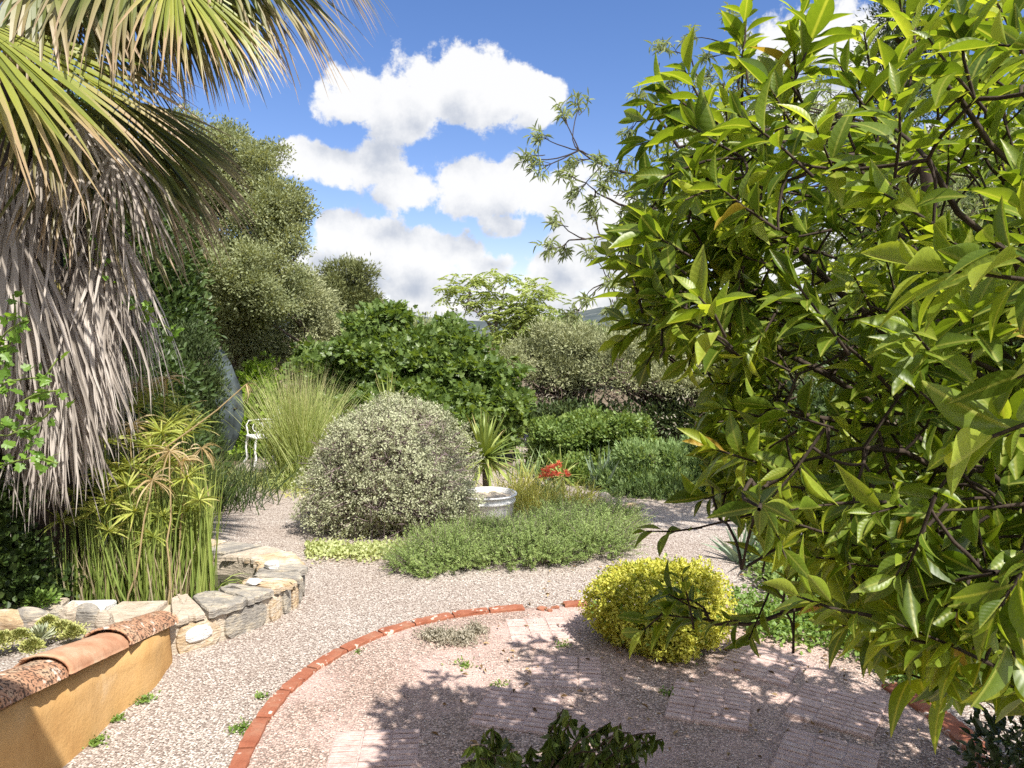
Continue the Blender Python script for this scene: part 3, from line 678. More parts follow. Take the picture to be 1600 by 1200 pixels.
for i, (ya, yb, mt) in enumerate(tl):
    o = barrel((-2.185, ya, topz(ya) + .0), (-2.185, yb, topz(yb) + .018), .118, .142, mt)
    tag(o, ['roof tile speckled with dark lichen, at the low far end', 'clean orange roof tile', 'roof tile speckled with lichen and lime'][i] if i < 3 else None)

# ------------------------------------------------------------------ planting bed behind the wall
A = Acc(); nx, ny = 24, 24; V = []
for i in range(nx + 1):
    for j in range(ny + 1):
        x = -5.2 + 2.92 * i / nx; y = 1.2 + 3.35 * j / ny
        V.append((x, y, topz(y) - .03 + .02 * sin(x * 5 + y * 3) + R.normal() * .008))
A.add(V, np.array([(i * (ny + 1) + j, (i + 1) * (ny + 1) + j, (i + 1) * (ny + 1) + j + 1, i * (ny + 1) + j + 1) for i in range(nx) for j in range(ny)]))
tag(A.build('bed_soil', M['gravel'], None, True), kind='structure')

# ------------------------------------------------------------------ pond
OUT = np.array([(-2.14, 4.50), (-1.90, 4.72), (-1.70, 5.03), (-1.60, 5.30), (-1.62, 5.58), (-1.76, 5.86), (-2.05, 6.07), (-2.5, 6.22), (-3.2, 6.36), (-4.2, 6.5), (-5.0, 6.3)])
INN = np.array([(-2.30, 4.86), (-2.12, 4.93), (-1.98, 5.12), (-1.89, 5.31), (-1.90, 5.54), (-2.02, 5.74), (-2.28, 5.86), (-2.62, 5.94), (-3.25, 6.02), (-4.1, 6.15), (-4.7, 6.0)])
def resamp(p, n):
    s = np.r_[0, np.cumsum(np.linalg.norm(np.diff(p, axis=0), axis=1))]; q = np.linspace(0, s[-1], n)
    return np.c_[np.interp(q, s, p[:, 0]), np.interp(q, s, p[:, 1])]
nP = 60; 
def pairs(n):
    i = np.linspace(0, len(OUT) - 1, n); k = np.arange(len(OUT))
    return np.c_[np.interp(i, k, OUT[:, 0]), np.interp(i, k, OUT[:, 1])], np.c_[np.interp(i, k, INN[:, 0]), np.interp(i, k, INN[:, 1])]
po, pi_ = pairs(nP)
pond = thing('pond_wall', 'low curved stone pond wall with grey and ochre slate coping', 'pond wall', (-1.8, 5.2, 0))
A = Acc(); V = []
for a, b in zip(po, pi_):
    V += [(a[0], a[1], -.05), (a[0], a[1], .185), (b[0], b[1], .185), (b[0], b[1], -.05)]
A.add(V, np.array([(i * 4 + j, i * 4 + j + 1, i * 4 + 5 + j, i * 4 + 4 + j) for i in range(nP - 1) for j in range(3)]))
# near side towards the planting bed
nb = [((-5.2, 4.40), (-5.2, 4.72)), ((-3.9, 4.42), (-3.9, 4.74)), ((-3.1, 4.44), (-3.1, 4.77)), ((-2.6, 4.47), (-2.62, 4.80)), ((-2.14, 4.50), (-2.30, 4.86))]
V = []
for a, b in nb: V += [(a[0], a[1], -.05), (a[0], a[1], .19), (b[0], b[1], .19), (b[0], b[1], -.05)]
A.add(V, np.array([(i * 4 + j, i * 4 + j + 1, i * 4 + 5 + j, i * 4 + 4 + j) for i in range(len(nb) - 1) for j in range(3)]))
A.build('wall_core', M['mortar'], pond)
# coping stones
po2, pi2 = pairs(401)
cuts = [0, 26, 60, 84, 104, 118, 140, 165, 190, 218, 246, 276, 310, 350, 400]
mats = ['pale_stone', 'slate', 'slate', 'ochre_stone', 'ochre_stone', 'slate', 'slate', 'ochre_stone', 'ochre_stone', 'pale_stone', 'slate', 'ochre_stone', 'slate', 'slate']
for (a, b), mt in zip(zip(cuts[:-1], cuts[1:]), mats):
    a2, b2 = a + 1, b - 1; ex = .03
    q = []
    for i in np.linspace(a2, b2, 4).astype(int): q.append(po2[i] + nrm(po2[i] - pi2[i]) * (ex + R.normal() * .012))
    for i in np.linspace(b2, a2, 4).astype(int): q.append(pi2[i] - nrm(po2[i] - pi2[i]) * (.02 + R.normal() * .02))
    A = Acc(); slab(A, q, .187, .235 + R.uniform(-.006, .014), rough=.008, tilt=(R.normal() * .02, R.normal() * .02)); A.build('coping_stone', M[mt], pond)
for i, (x0, x1, mt) in enumerate([(-2.32, -2.62, 'pale_stone'), (-2.64, -2.95, 'white_stone'), (-2.97, -3.4, 'pale_stone'), (-3.42, -3.9, 'slate'), (-3.92, -4.5, 'ochre_stone')]):
    A = Acc(); slab(A, [(x0, 4.49), (x1, 4.46), (x1, 4.80), (x0, 4.84)], .192, .232 + R.uniform(0, .015), rough=.012); A.build('coping_stone', M[mt], pond)
# facing stones on the outer side
def face_stone(s0, s1, z0, z1, mt, seed=0, roundish=False, proud=.022):
    r = np.random.default_rng(seed); n_ = 14; cs, cz = (s0 + s1) / 2, (z0 + z1) / 2; ring = []
    for k_ in range(n_):
        a = 2 * pi * k_ / n_; p_ = 2.2 if roundish else 5.0
        rr = 1 / (abs(cos(a)) ** p_ + abs(sin(a)) ** p_) ** (1 / p_) * (1 + r.normal() * .035)
        ring.append((cs + (s1 - s0) / 2 * cos(a) * rr, cz + (z1 - z0) / 2 * sin(a) * rr))
    def w3(s, z, o_):
        x = np.interp(s, np.arange(401), po2[:, 0]); y = np.interp(s, np.arange(401), po2[:, 1])
        i = int(min(399, max(0, s))); tg = nrm(po2[i + 1] - po2[i]); nn_ = np.array([tg[1], -tg[0]])
        return (x + nn_[0] * o_, y + nn_[1] * o_, z)
    V = [w3(s, z, -.01) for s, z in ring] + [w3(cs + (s - cs) * .96, cz + (z - cz) * .96, proud * .8) for s, z in ring] + [w3(cs + (s - cs) * .7, cz + (z - cz) * .7, proud + r.normal() * .003) for s, z in ring] + [w3(cs, cz, proud)]
    A = Acc(); A.add(V[:], np.array([(q * n_ + i, q * n_ + (i + 1) % n_, (q + 1) * n_ + (i + 1) % n_, (q + 1) * n_ + i) for q in range(2) for i in range(n_)]))
    A.add(V, np.array([(2 * n_ + i, 2 * n_ + (i + 1) % n_, 3 * n_) for i in range(n_)])); A.build('facing_stone', M[mt], pond)
for a in ((3, 38, -.01, .175, 'ochre_stone', 3, False), (9, 31, .05, .155, 'white_stone', 5, True, .040), (41, 77, -.01, .178, 'slate', 1, False), (80, 97, -.01, .17, 'ochre_stone', 2, False), (100, 112, .0, .178, 'slate', 7, False), (114, 128, -.01, .175, 'ochre_stone', 8, False), (130, 148, -.01, .175, 'slate', 9, False), (151, 172, 0, .17, 'slate', 11, False)):
    face_stone(*a)
A = Acc(); q = [tuple(p) for p in pi_ + (pi_ - po) * -.08] + [(-5.2, 6.0), (-5.2, 4.68), (-3.9, 4.70), (-3.1, 4.73), (-2.62, 4.76)]
me = bpy.data.meshes.new('pond_water'); me.from_pydata([(x, y, .06) for x, y in q], [], [list(range(len(q)))]); me.materials.append(M['water'])
o = bpy.data.objects.new('pond_water', me); COL.objects.link(o); tag(o, kind='structure')
# loose stones
def loose(name, c, s, seed, mt, label, cat='stone', group=None):
    A = Acc(); rock(A, c, s, seed, n=14); o = A.build(name, M[mt], None, False); return tag(o, label, cat, group)
p = P(425, 889, 5.5); loose('stone', (p[0], p[1], .262), (.062, .035, .040), 4, 'white_stone', 'angular white stone on the slate coping at the far right of the pond')
p = P(396, 921, 5.12); loose('stone', (p[0], p[1], .258), (.060, .045, .025), 9, 'white_stone', 'flat white stone on the pond coping nearest the gravel corner')
lab = ['upright pointed grey stone with a sharp tip between bed and pond', 'leaning pale slab between bed and pond, next to the pointed stone', 'long low slate at the left frame edge by the bed', 'second long slate from the left edge by the bed', 'dark wedge stone among the upright stones by the bed', 'small upright stone at the right end of the bed row', 'broad low slate in the middle of the bed row']
for i, (px, py, sx, sz, mt) in enumerate([(138, 965, .085, .10, 'slate'), (112, 968, .07, .11, 'pale_stone'), (12, 985, .17, .07, 'ochre_stone'), (45, 972, .13, .08, 'slate'), (88, 970, .07, .09, 'slate'), (166, 958, .06, .075, 'pale_stone'), (66, 985, .15, .055, 'pale_stone')]):
    p = P(px, py, 4.42); loose('edging_stone', (p[0], p[1], .235 + sz * .35), (sx, .05, sz), 20 + i, mt, lab[i], 'stone', 'stones standing along the planting bed')
for i, (px, py, r_) in enumerate([(180, 985, .02), (150, 985, .03), (165, 992, .018), (75, 1042, .022)]):
    p = P(px, py, 4.15 if py < 1000 else 3.4); z = topz(p[1]) ; loose('pebble', (p[0], p[1], z), (r_, r_ * .8, r_ * .6), 40 + i, 'white_stone' if i % 2 else 'slate', ['small grey pebble nearest the far tile in the bed', 'larger white pebble in the bed near the upright stones', 'tiny dark pebble in the bed between two others', 'white pebble near the succulents at left'][i])
for i, (px, py, Y, s, mt) in enumerate([(945, 790, 8.6, (.12, .08, .10), 'pale_stone'), (985, 795, 8.4, (.14, .09, .05), 'ochre_stone'), (958, 800, 8.3, (.08, .06, .06), 'pale_stone')]):
    p = P(px, py, Y); loose('rock', (p[0], p[1], s[2] * .6), s, 60 + i, mt, ['upright pale rock at the right end of the rosemary', 'low brown rock beside the right gravel path', 'small pale rock behind the rosemary'][i], 'rock')

# ------------------------------------------------------------------ hills
def hill(name, prof, Y, deep):
    A = Acc(); n_ = 160; rows = 14; xs = np.linspace(prof[0][0], prof[-1][0], n_)
    hp = np.interp(xs, [p[0] for p in prof], [p[1] for p in prof]); V = []
    for r_ in range(rows):
        f = r_ / (rows - 1)
        for i in range(n_):
            px, py = xs[i], hp[i]; z = CH + (525 - py) * Y / FPX
            z += (sin(i * .9) + sin(i * .37 + 2) + sin(i * 2.1 + 1)) * Y * .0006
            e = sin(f * pi / 2) ** 1.0
            V.append(((px - 800) / FPX * Y, Y - deep * (1 - f) + 60 * sin(i * .2 + r_), max(-1, z * e + (sin(i * .31 + r_ * 1.3) + sin(i * .11 - r_)) * z * .05 * (1 if 0 < f < 1 else 0))))
    A.add(V, np.array([(r_ * n_ + i, r_ * n_ + i + 1, (r_ + 1) * n_ + i + 1, (r_ + 1) * n_ + i) for r_ in range(rows - 1) for i in range(n_ - 1)]))
    tag(A.build(name, M['hill'], None, True), kind='structure')
hill('hills', [(-2500, 500), (-400, 470), (300, 480), (480, 500), (640, 492), (700, 503), (780, 505), (860, 500), (900, 488), (940, 482), (990, 486), (1100, 478), (1500, 470), (2500, 480), (4000, 500)], 2600, 1500)
R = np.random.default_rng(12)
# ================================================================== BACKGROUND TREES AND SHRUBS
big = [ell(350, 318, 13, 80, 105), ell(412, 350, 12.6, 50, 92), ell(300, 300, 13.4, 75, 85), ell(385, 450, 12.2, 90, 80), ell(445, 400, 12.8, 38, 62), ell(280, 430, 12.5, 90, 110), ell(230, 330, 13.5, 80, 120)]
tree('evergreen_oak', 'large rounded pale olive green tree rising behind the palm', (-4.8, 13.2, 0), (-4.9, 13.2, 2.6), big + [ell(440, 335, 12.9, 38, 55), ell(380, 260, 13, 60, 50)], 'olive_green', 5000, .085, 32, .048, .025, r0=.22, nl=22, puff=(230, .27))
tree('olive_tree', 'grey green olive right of the large pale tree, above the lime vine', (-3.4, 14.5, 0), (-3.5, 14.5, 1.4), [ell(365, 525, 12.9, 55, 55), ell(400, 500, 13.3, 50, 60), ell(475, 500, 14, 48, 75), ell(420, 560, 13.6, 58, 50), ell(505, 500, 14.6, 30, 45), ell(380, 560, 13.8, 50, 40)], 'silver_olive', 1400, .09, 24, .066, .024, r0=.13, nl=14, bark='olive_bark', puff=(60, .26))
pn = [ell(545, 460, 22, 42, 44), ell(575, 500, 22, 36, 34), ell(520, 495, 22, 34, 50), ell(555, 540, 22, 60, 40)]
tree('pine_tree', 'dark rounded pine standing against the clouds left of centre', (-5, 22, 0), (-4.9, 22, 1.6), pn, 'pine', 1100, .12, 30, .11, .03, r0=.16, nl=10, puff=(50, .36))
# conifer and hedge that fill the dark corner behind the palm
tree('conifer', 'dark green conifer beside the grey fabric cover', (-4.15, 9.8, 0), (-4.2, 9.8, 1.4), [ell(292, 590, 9.8, 42, 80), ell(275, 690, 9.6, 55, 90), ell(310, 720, 9.6, 26, 70), ell(325, 620, 9.8, 14, 60)], 'conifer', 1000, .10, 30, .06, .018, r0=.09, nl=10, depth=.5, out=.3, up=.9)
shrub('hedge_shrub', 'dark leafy hedge behind the reeds and palm skirt', 'hedge', (-5.2, 8.2, 0), [ell(150, 620, 8.2, 130, 130), ell(20, 600, 8.0, 130, 160), ell(230, 740, 8.0, 90, 110), ell(80, 780, 7.6, 130, 110)], 'hedge', 1500, .14, 22, .08, .04, T_OVAL, stems=14, r0=.035, depth=.4)
tree('dark_oak', 'dark evergreen crown hidden behind the palm fronds', (-6.6, 10.6, 0), (-6.5, 10.6, 2), [ell(180, 420, 10.6, 110, 120), ell(60, 300, 10.8, 120, 170), ell(240, 500, 10.4, 70, 60)], 'hedge', 1500, .16, 24, .09, .045, T_OVAL, r0=.18, nl=12, depth=.35)
# lime green vine
shrub('vine_shrub', 'lime green vine shrub behind the white chair', 'shrub', (-4.3, 12.4, 0), [ell(400, 620, 12.3, 28, 40), ell(385, 690, 12.2, 26, 50), ell(430, 640, 12.4, 26, 32), ell(440, 700, 12.6, 30, 50), ell(412, 590, 12.4, 14, 24)], 'lime', 420, .10, 14, .085, .085, T_LOBED, stems=6, depth=.35)
# fig hedge
fg = [ell(600, 575, 12.4, 82, 82), ell(690, 580, 12.2, 78, 70), ell(775, 625, 12.0, 52, 66), ell(530, 600, 12.6, 60, 60), ell(640, 640, 11.6, 110, 62), ell(490, 570, 13, 32, 36), ell(590, 500, 12.8, 36, 26), ell(690, 530, 12.6, 50, 34), ell(750, 660, 11.8, 60, 60), ell(540, 670, 12, 70, 60)]
shrub('fig_bush', 'large broad leaved green bush filling the middle behind the silver bush', 'bush', (-1.7, 12.4, 0), fg, 'fig', 3400, .08, 9, .080, .080, T_LOBED, stems=16, r0=.045, puff=(260, .19, .7), up=.15, nup=.45, fill=.74)
A = Acc(); sh = thing('fig_shoots', 'tall leafy shoots sticking up from the broad leaved bush', 'bush', P(632, 520, 12.6))
for px, py, h_ in ((632, 468, 0), (608, 492, 0), (655, 490, 0), (580, 500, 0), (740, 500, 0), (480, 552, 0), (715, 512, 0), (520, 528, 0), (560, 512, 0), (675, 497, 0), (805, 560, 0), (625, 480, 0), (690, 500, 0)):
    a = P(px + R.uniform(-8, 8), 560, 12.6); b = P(px, py, 12.6); c_ = curve(a, b, .04, 8); n = 20
    f = R.uniform(.25, 1, n); pos = np.array([[np.interp(q, np.linspace(0, 1, 8), c_[:, k]) for k in range(3)] for q in f])
    leaves(A, T_LOBED, pos, nrm(rv(n) * [1, 1, .4] + [0, 0, .2]), nrm(rv(n) * .5 + [0, -.3, 1]), R.uniform(.07, .11, n), .09, R.random(n) * .6 + .4)
A.build('foliage', M['fig'], sh)
# feathery young tree
al = thing('feathery_tree', 'slender young tree with light green feathery crown above the broad leaved bush', 'tree', (-.25, 15, 0))
abl = [ell(712, 452, 15, 32, 20), ell(735, 440, 15, 22, 14), ell(790, 432, 15, 34, 16), ell(765, 462, 15, 34, 18), ell(835, 462, 14.8, 34, 26), ell(800, 490, 15, 44, 30), ell(845, 500, 14.8, 24, 26), ell(740, 475, 15.2, 30, 9), ell(790, 525, 15, 50, 24)]
A = Acc(); c_, nr = shell(abl, 340, .85, .3)
for q in c_:
    # each spray = several pinnate leaves of many leaflets
    for k_ in range(2):
        d = nrm(R.normal(size=3) * [1, 1, .35] + [0, 0, -.1]); L = R.uniform(.18, .32); m_ = 14
        f = np.linspace(.1, 1, m_); pos = q + d * (f * L)[:, None] + np.array([0, 0, -.06]) * (f ** 2)[:, None]; s = nrm(np.cross(d, [0, 0, 1.]))
        sg = np.where(np.arange(m_) % 2, 1, -1)[:, None]
        leaves(A, T_DIA, pos, s * sg + d * .5 + [0, 0, -.15], np.tile([0, -.2, 1.], (m_, 1)) * .5 + rv(m_) * .9 , .088, .036, R.random(m_) * .5 + R.random() * .5)
A.build('crown', M['albizia'], al)
A = Acc(); tr = np.array([P(782, 610, 15), P(780, 560, 15), P(779, 535, 15), P(775, 512, 15), P(778, 490, 15)]); tr[0, 2] = 0
tube(A, tr, [.06, .05, .045, .035, .02], 6)
tube(A, [tr[0] + [.1, 0, 0], P(788, 560, 15), P(800, 530, 15), P(825, 495, 15), P(838, 470, 15)], [.045, .04, .035, .025, .012], 6)
for a, b in ((tr[3], P(712, 462, 15)), (tr[2], P(738, 462, 15)), (tr[3], P(792, 440, 15)), (P(800, 530, 15), P(808, 470, 15)), (P(825, 495, 15), P(850, 500, 15)), (tr[3], P(765, 466, 15)), (P(735, 455, 15), P(725, 500, 15))):
    tube(A, curve(a, b, .06, 8, .05), np.linspace(.026, .006, 8), 5, cap=False)
A.build('trunk', M['grey_twig'], al, True)
# gnarled olive trees
def olive(label, base, top, cr_, low_, n1, seed_tips, r0=.16):
    t_ = thing('gnarled_olive_tree', label, 'tree', base, 'gnarled olives beyond the garden')
    a = Acc(); c = crown(a, cr_, n1 + 300, .09, 24, .064, .022, T_DIA, puff=(70, .24)); a.build('crown', M['silver_olive'], t_)
    b = Acc(); limbs(b, base, top, c[R.choice(len(c), 22, replace=False)], r0, bend=.2, fork=.1)
    lo, _ = shell(low_, 220, .9, .2)
    for q in lo:
        d = nrm(R.normal(size=3)); tube(b, curve(q, q + d * R.uniform(.15, .4), .2, 4), np.linspace(.012, .004, 4), 4, cap=False)
    b.build('trunk', M['olive_bark'], t_, True)
    e = Acc(); crown(e, low_, 70, .14, 12, .06, .02, T_DIA, depth=.9); e.build('lower_foliage', M['greyplant'], t_)
olive('grey green olive with forked dark trunk right of the feathery tree', (1.15, 14.4, 0), (1.05, 14.4, .9), [ell(885, 545, 14.4, 75, 42), ell(840, 560, 14.2, 50, 36), ell(930, 555, 14.5, 50, 40), ell(880, 590, 14, 70, 25)], [ell(880, 610, 14.2, 55, 40), ell(850, 610, 14.0, 40, 30)], 900, 0)
olive('wide dark twiggy olive just left of the citrus leaves', (3.0, 13.4, 0), (2.9, 13.4, 1.0), [ell(1010, 560, 13.6, 75, 36), ell(1090, 545, 13.8, 80, 44), ell(960, 580, 13.4, 40, 30), ell(1060, 600, 13.2, 80, 30)], [ell(1030, 600, 13.2, 90, 48), ell(1080, 650, 13.0, 70, 40), ell(980, 600, 13.2, 60, 34)], 950, 0, .2)
olive('grey olive glimpsed through the citrus leaves', (6.0, 13.0, 0), (6.0, 13.0, 1.2), [ell(1220, 540, 13, 90, 60), ell(1330, 520, 13.4, 100, 80), ell(1250, 620, 12.6, 100, 50)], [ell(1270, 640, 12.8, 110, 50), ell(1180, 640, 12.8, 60, 50)], 1100, 0, .2)
# shrubs right of centre
shrub('hedge_shrub', 'mid green rounded shrub with yellow tips behind the coral flowers', 'shrub', (1.0, 10.8, 0), [ell(900, 698, 10.8, 64, 56), ell(950, 690, 10.6, 56, 50), ell(865, 706, 10.9, 36, 44), ell(930, 740, 10.2, 60, 50), ell(985, 700, 10.8, 40, 60)], 'shrub', 1900, .05, 20, .046, .030, T_OVAL, stems=10, puff=(70, .15))
A = None
shrub('herb_bush', 'grey green leafy perennials at the back of the right gravel path', 'shrub', (2.3, 9.6, 0), [ell(1000, 745, 9.6, 50, 52), ell(1050, 750, 9.4, 50, 50), ell(1085, 730, 9.6, 40, 50), ell(1010, 780, 9.2, 60, 20), ell(1120, 760, 9.4, 50, 50), ell(960, 760, 9.5, 35, 40)], 'bluegreen', 1700, .05, 18, .06, .022, T_OVAL, stems=12, puff=(80, .15), up=.9)
shrub('hedge_shrub', 'deep green shrub behind the citrus, low on the right', 'shrub', (4.6, 9.2, 0), [ell(1230, 700, 9.2, 110, 100), ell(1380, 680, 9.0, 120, 120), ell(1540, 680, 9.0, 120, 140), ell(1300, 800, 8.6, 130, 60)], 'hedge', 1600, .13, 18, .08, .035, T_OVAL, stems=12, depth=.5)
tree('evergreen_oak', 'dark tree mass behind the citrus on the right', (9, 12.5, 0), (9, 12.5, 2), [ell(1480, 430, 12.5, 130, 150), ell(1620, 380, 12, 130, 200), ell(1380, 560, 12.4, 110, 80)], 'hedge', 1500, .2, 22, .11, .045, T_OVAL, r0=.22, nl=14, depth=.5, lump=.2)
tree('pine_tree', 'dark pine with thin crown rising above the citrus at the top right', (11.2, 24, 0), (11.6, 24, 8), [ell(1400, 20, 24, 34, 26), ell(1440, 60, 24, 50, 40), ell(1380, 80, 24, 40, 30), ell(1420, 150, 24, 60, 50), ell(1400, -40, 24, 26, 40)], 'conifer', 500, .26, 22, .16, .045, r0=.2, nl=16, depth=.9, lump=.2)
shrub('undergrowth', 'dark undergrowth beneath the gnarled olives', 'shrub', (2.2, 13.2, 0), [ell(900, 650, 13.2, 90, 22), ell(1050, 655, 13.0, 110, 26), ell(820, 655, 13.4, 60, 24), ell(1180, 650, 12.8, 100, 30)], 'conifer', 700, .12, 20, .07, .035, T_OVAL, stems=10, depth=.8)
# far row that closes the view between the trees
for i, (px, Y, w_, h_) in enumerate([(90, 22, 200, 120), (640, 26, 90, 26), (880, 26, 80, 24), (1000, 28, 90, 26), (1180, 24, 120, 60), (1420, 24, 160, 90), (1700, 22, 180, 110)]):
    b = P(px, 540, Y); b[2] = 0
    tree('background_tree', ['muted green tree far behind the palm', 'low far tree line left of the feathery tree', 'low far trees right of the feathery tree', 'far treetops above the twiggy olive', 'far trees behind the narrow leaved tree', 'far trees behind the citrus', 'far trees beyond the right edge'][i],
         b, b + [0, 0, 1], [ell(px, 540 - h_ * .3, Y, w_ * .6, h_), ell(px - w_ * .5, 540, Y, w_ * .5, h_ * .7), ell(px + w_ * .5, 545, Y, w_ * .5, h_ * .7)], 'olive_green' if i % 2 else 'shrub', 600, .3, 22, .14, .06, T_OVAL, r0=.2, nl=6, group='trees far behind the garden', depth=.5, lump=.25)

# narrow leaved tree (behind the citrus, hanging into the sky)
wl = thing('narrow_leaved_tree', 'airy tree with narrow grey green leaves reaching into the sky left of the citrus', 'tree', (3.9, 6.4, 0))
A = Acc(); B = Acc()
trunk = np.array([(3.9, 6.4, 0), (3.8, 6.3, 1.2), (3.6, 6.2, 2.4), (3.3, 6.0, 3.4)]); tube(B, trunk, [.10, .08, .065, .045], 8)
tips = [(850,215,6),(880,180,6),(905,165,6),(830,245,6),(845,265,6),(890,275,6),(905,300,6),(930,310,6),(875,345,6),(935,250,6),(860,385,5.9),(880,390,5.9),(900,250,6),(930,340,6),(960,270,6),(985,205,6),(1000,150,6),(1040,80,6.1),(1080,60,6.2),(1110,90,6),(1150,110,6),(1060,120,6),(1140,30,6.2),(1160,70,6.2),(930,400,5.9),(955,440,5.8),(915,470,5.8),(960,480,5.8),(900,490,5.8),(940,290,6)]
def sprig(A, B, a, b, nl, L, Wd, tpl, rad=.007):
    c_ = curve(a, b, .12, 8, .03); tube(B, c_, np.linspace(rad, rad * .35, 8), 4, cap=False)
    f = np.linspace(.3, 1, nl); tt = np.linspace(0, 1, 8)
    pos = np.stack([np.interp(f, tt, c_[:, k]) for k in range(3)], 1); d = nrm(c_[-1] - c_[0])
    ax = nrm(d * .45 + rv(nl) * .9 + [0, 0, -.12]); leaves(A, tpl, pos, ax, nrm(rv(nl) * .6 + [0, 0, 1]), L * R.uniform(.7, 1.15, nl), Wd, R.random(nl))
T_LANCE = leaf_template(3, .15, .15, .8)
hubs = [(P(1010, 330, 6.2), P(930, 300, 6)), (P(1030, 280, 6.2), P(905, 235, 6)), (P(1060, 230, 6.2), P(1000, 160, 6)), (P(1100, 200, 6.2), P(1080, 90, 6)), (P(1040, 420, 6.1), P(950, 440, 5.9)), (P(1000, 370, 6.1), P(890, 375, 6)), (P(1180, 200, 6.2), P(1150, 80, 6.1))]
hb = []
for a, b in hubs:
    c_ = curve(trunk[3], a, .1, 6); tube(B, c_, np.linspace(.022, .010, 6), 6, cap=False)
    c2 = curve(a, b, .12, 8); tube(B, c2, np.linspace(.015, .006, 8), 5, cap=False); hb += [(c_[-1]), *c2]
hb = np.array(hb)
for px, py, Y in tips:
    e = P(px, py, Y + R.uniform(-.3, .3)); st = hb[np.argmin(np.linalg.norm(hb - e, axis=1) + .15 * R.random(len(hb)))]
    st = st + (e - st) * max(0, 1 - 1.0 / max(.01, np.linalg.norm(e - st))) * 0
    tube(B, curve(st, e, .12, 6), np.linspace(.006, .0035, 6), 4, cap=False)
    d0 = nrm(e - st)
    for k_ in range(4): sprig(A, B, e - d0 * R.uniform(0, .12), e + nrm(d0 + rv(1)[0] * .8) * R.uniform(.06, .13), 12, .085, .013, T_LANCE, .003)
wb = [ell(1010, 320, 6.3, 75, 90), ell(1090, 210, 6.3, 95, 90), ell(1180, 130, 6.4, 90, 80), ell(1000, 430, 6.2, 60, 80), ell(1120, 330, 6.5, 110, 110), ell(1260, 190, 6.6, 120, 120), ell(1270, 380, 6.8, 150, 130), ell(1450, 300, 7, 160, 160)]
c_, nr_ = shell(wb, 620, .95, .2)
for q in c_:
    st = q - nrm(nr_[0] * 0 + rv(1)[0] + np.array([.5, 0, .1])) * .0; d0 = nrm(rv(1)[0] + np.array([-.7, 0, .1])); sprig(A, B, q - d0 * .3, q, 20, .085, .013, T_LANCE, .004)
for q in c_[::14]: tube(B, curve(trunk[3] if q[2] > 2.4 else trunk[2], q, .12, 8, .06), np.linspace(.014, .004, 8), 5, cap=False)
A.build('crown', M['willow'], wl); B.build('trunk', M['dark_bark'], wl, True)

# ================================================================== MIDDLE DISTANCE
R = np.random.default_rng(13)
# silver bush
sb = [ell(612, 740, 7.75, 118, 104, 118), ell(600, 780, 7.6, 112, 62, 105), ell(655, 770, 7.7, 72, 76, 90), ell(560, 735, 7.7, 70, 80, 90), ell(620, 700, 7.8, 80, 72, 90)]
sv = thing('silver_bush', 'large clipped ball of silvery grey foliage with mauve twigs beside the white tub', 'bush', (-1.25, 7.6, 0))
A = Acc(); B = Acc(); c_, nr_ = shell([(b[0], b[1] * .97) for b in sb], 5200, .24, .22, low=-.85)
for k_ in range(14):
    n = len(c_); j = R.random((n, 1)); pos = c_ - nr_ * .0 + R.normal(size=(n, 3)) * .018 + nr_ * (j * .06)
    leaves(A, T_OVAL, pos, nrm(nr_ * .5 + rv(n) + [0, 0, .2]), nrm(nr_ + rv(n) * .8), R.uniform(.018, .032, n), R.uniform(.010, .016, n), R.random(n))
pos = c_[:4200]; n = len(pos); blades(B, pos - nr_[:n] * .12, nrm(nr_[:n] + rv(n) * .55), R.uniform(.12, .24, n), .0045, .1, 3, R.random(n), prof=[1, 1, .8, .5], wig=.4)
ic, inn_ = shell([(b[0], b[1] * .9) for b in sb], 2200, .25, .05); n = len(ic); blades(B, ic, rv(n), R.uniform(.15, .3, n), .007, .1, 3, R.random(n), prof=[1, 1, .8, .5], wig=.4)
st = np.array([-1.25, 7.6, 0]); 
for q in ic[:40]: tube(B, curve(st + np.append(R.normal(size=2) * .08, 0), q, .1, 6), np.linspace(.015, .005, 6), 5, cap=False)
sp = R.choice(len(c_), 110, replace=False)
for p_, q_ in zip(c_[sp], nr_[sp]):
    d_ = nrm(q_ + R.normal(size=3) * .3 + [0, 0, .3]); L_ = R.uniform(.05, .13); m_ = 12; f_ = np.linspace(0, 1, m_)
    tube(B, np.array([p_ - d_ * .05, p_ + d_ * L_]), [.003, .0015], 4, cap=False); leaves(A, T_OVAL, p_ + d_ * (f_ * L_)[:, None], nrm(rv(m_) + d_ * .6), rv(m_), .022, .012, R.random(m_))
A.build('foliage', M['silver'], sv); B.build('stem', M['purple_twig'], sv)
i2 = Acc(); crown(i2, [(b[0], b[1] * .86) for b in sb], 700, .07, 14, .035, .018, T_OVAL, depth=.4); i2.build('inner_foliage', M['greyplant'], sv)
# pale ground cover at its foot
A = Acc(); n = 2600; x = R.uniform(478, 640, n); y = 866 + R.normal(size=n) * 6 - np.abs(x - 560) * .05; pos = np.array([G(a, b) for a, b in zip(x, y)]) + np.c_[np.zeros(n), np.zeros(n), R.uniform(0, .06, n)]
leaves(A, T_OVAL, pos, nrm(rv(n) + [0, 0, .5]), nrm(rv(n) + [0, 0, 1.2]), .035, .024, R.random(n)); tag(A.build('ground_cover', M['palecover']), 'low pale green ground cover along the foot of the silver bush', 'ground cover', kind='stuff')

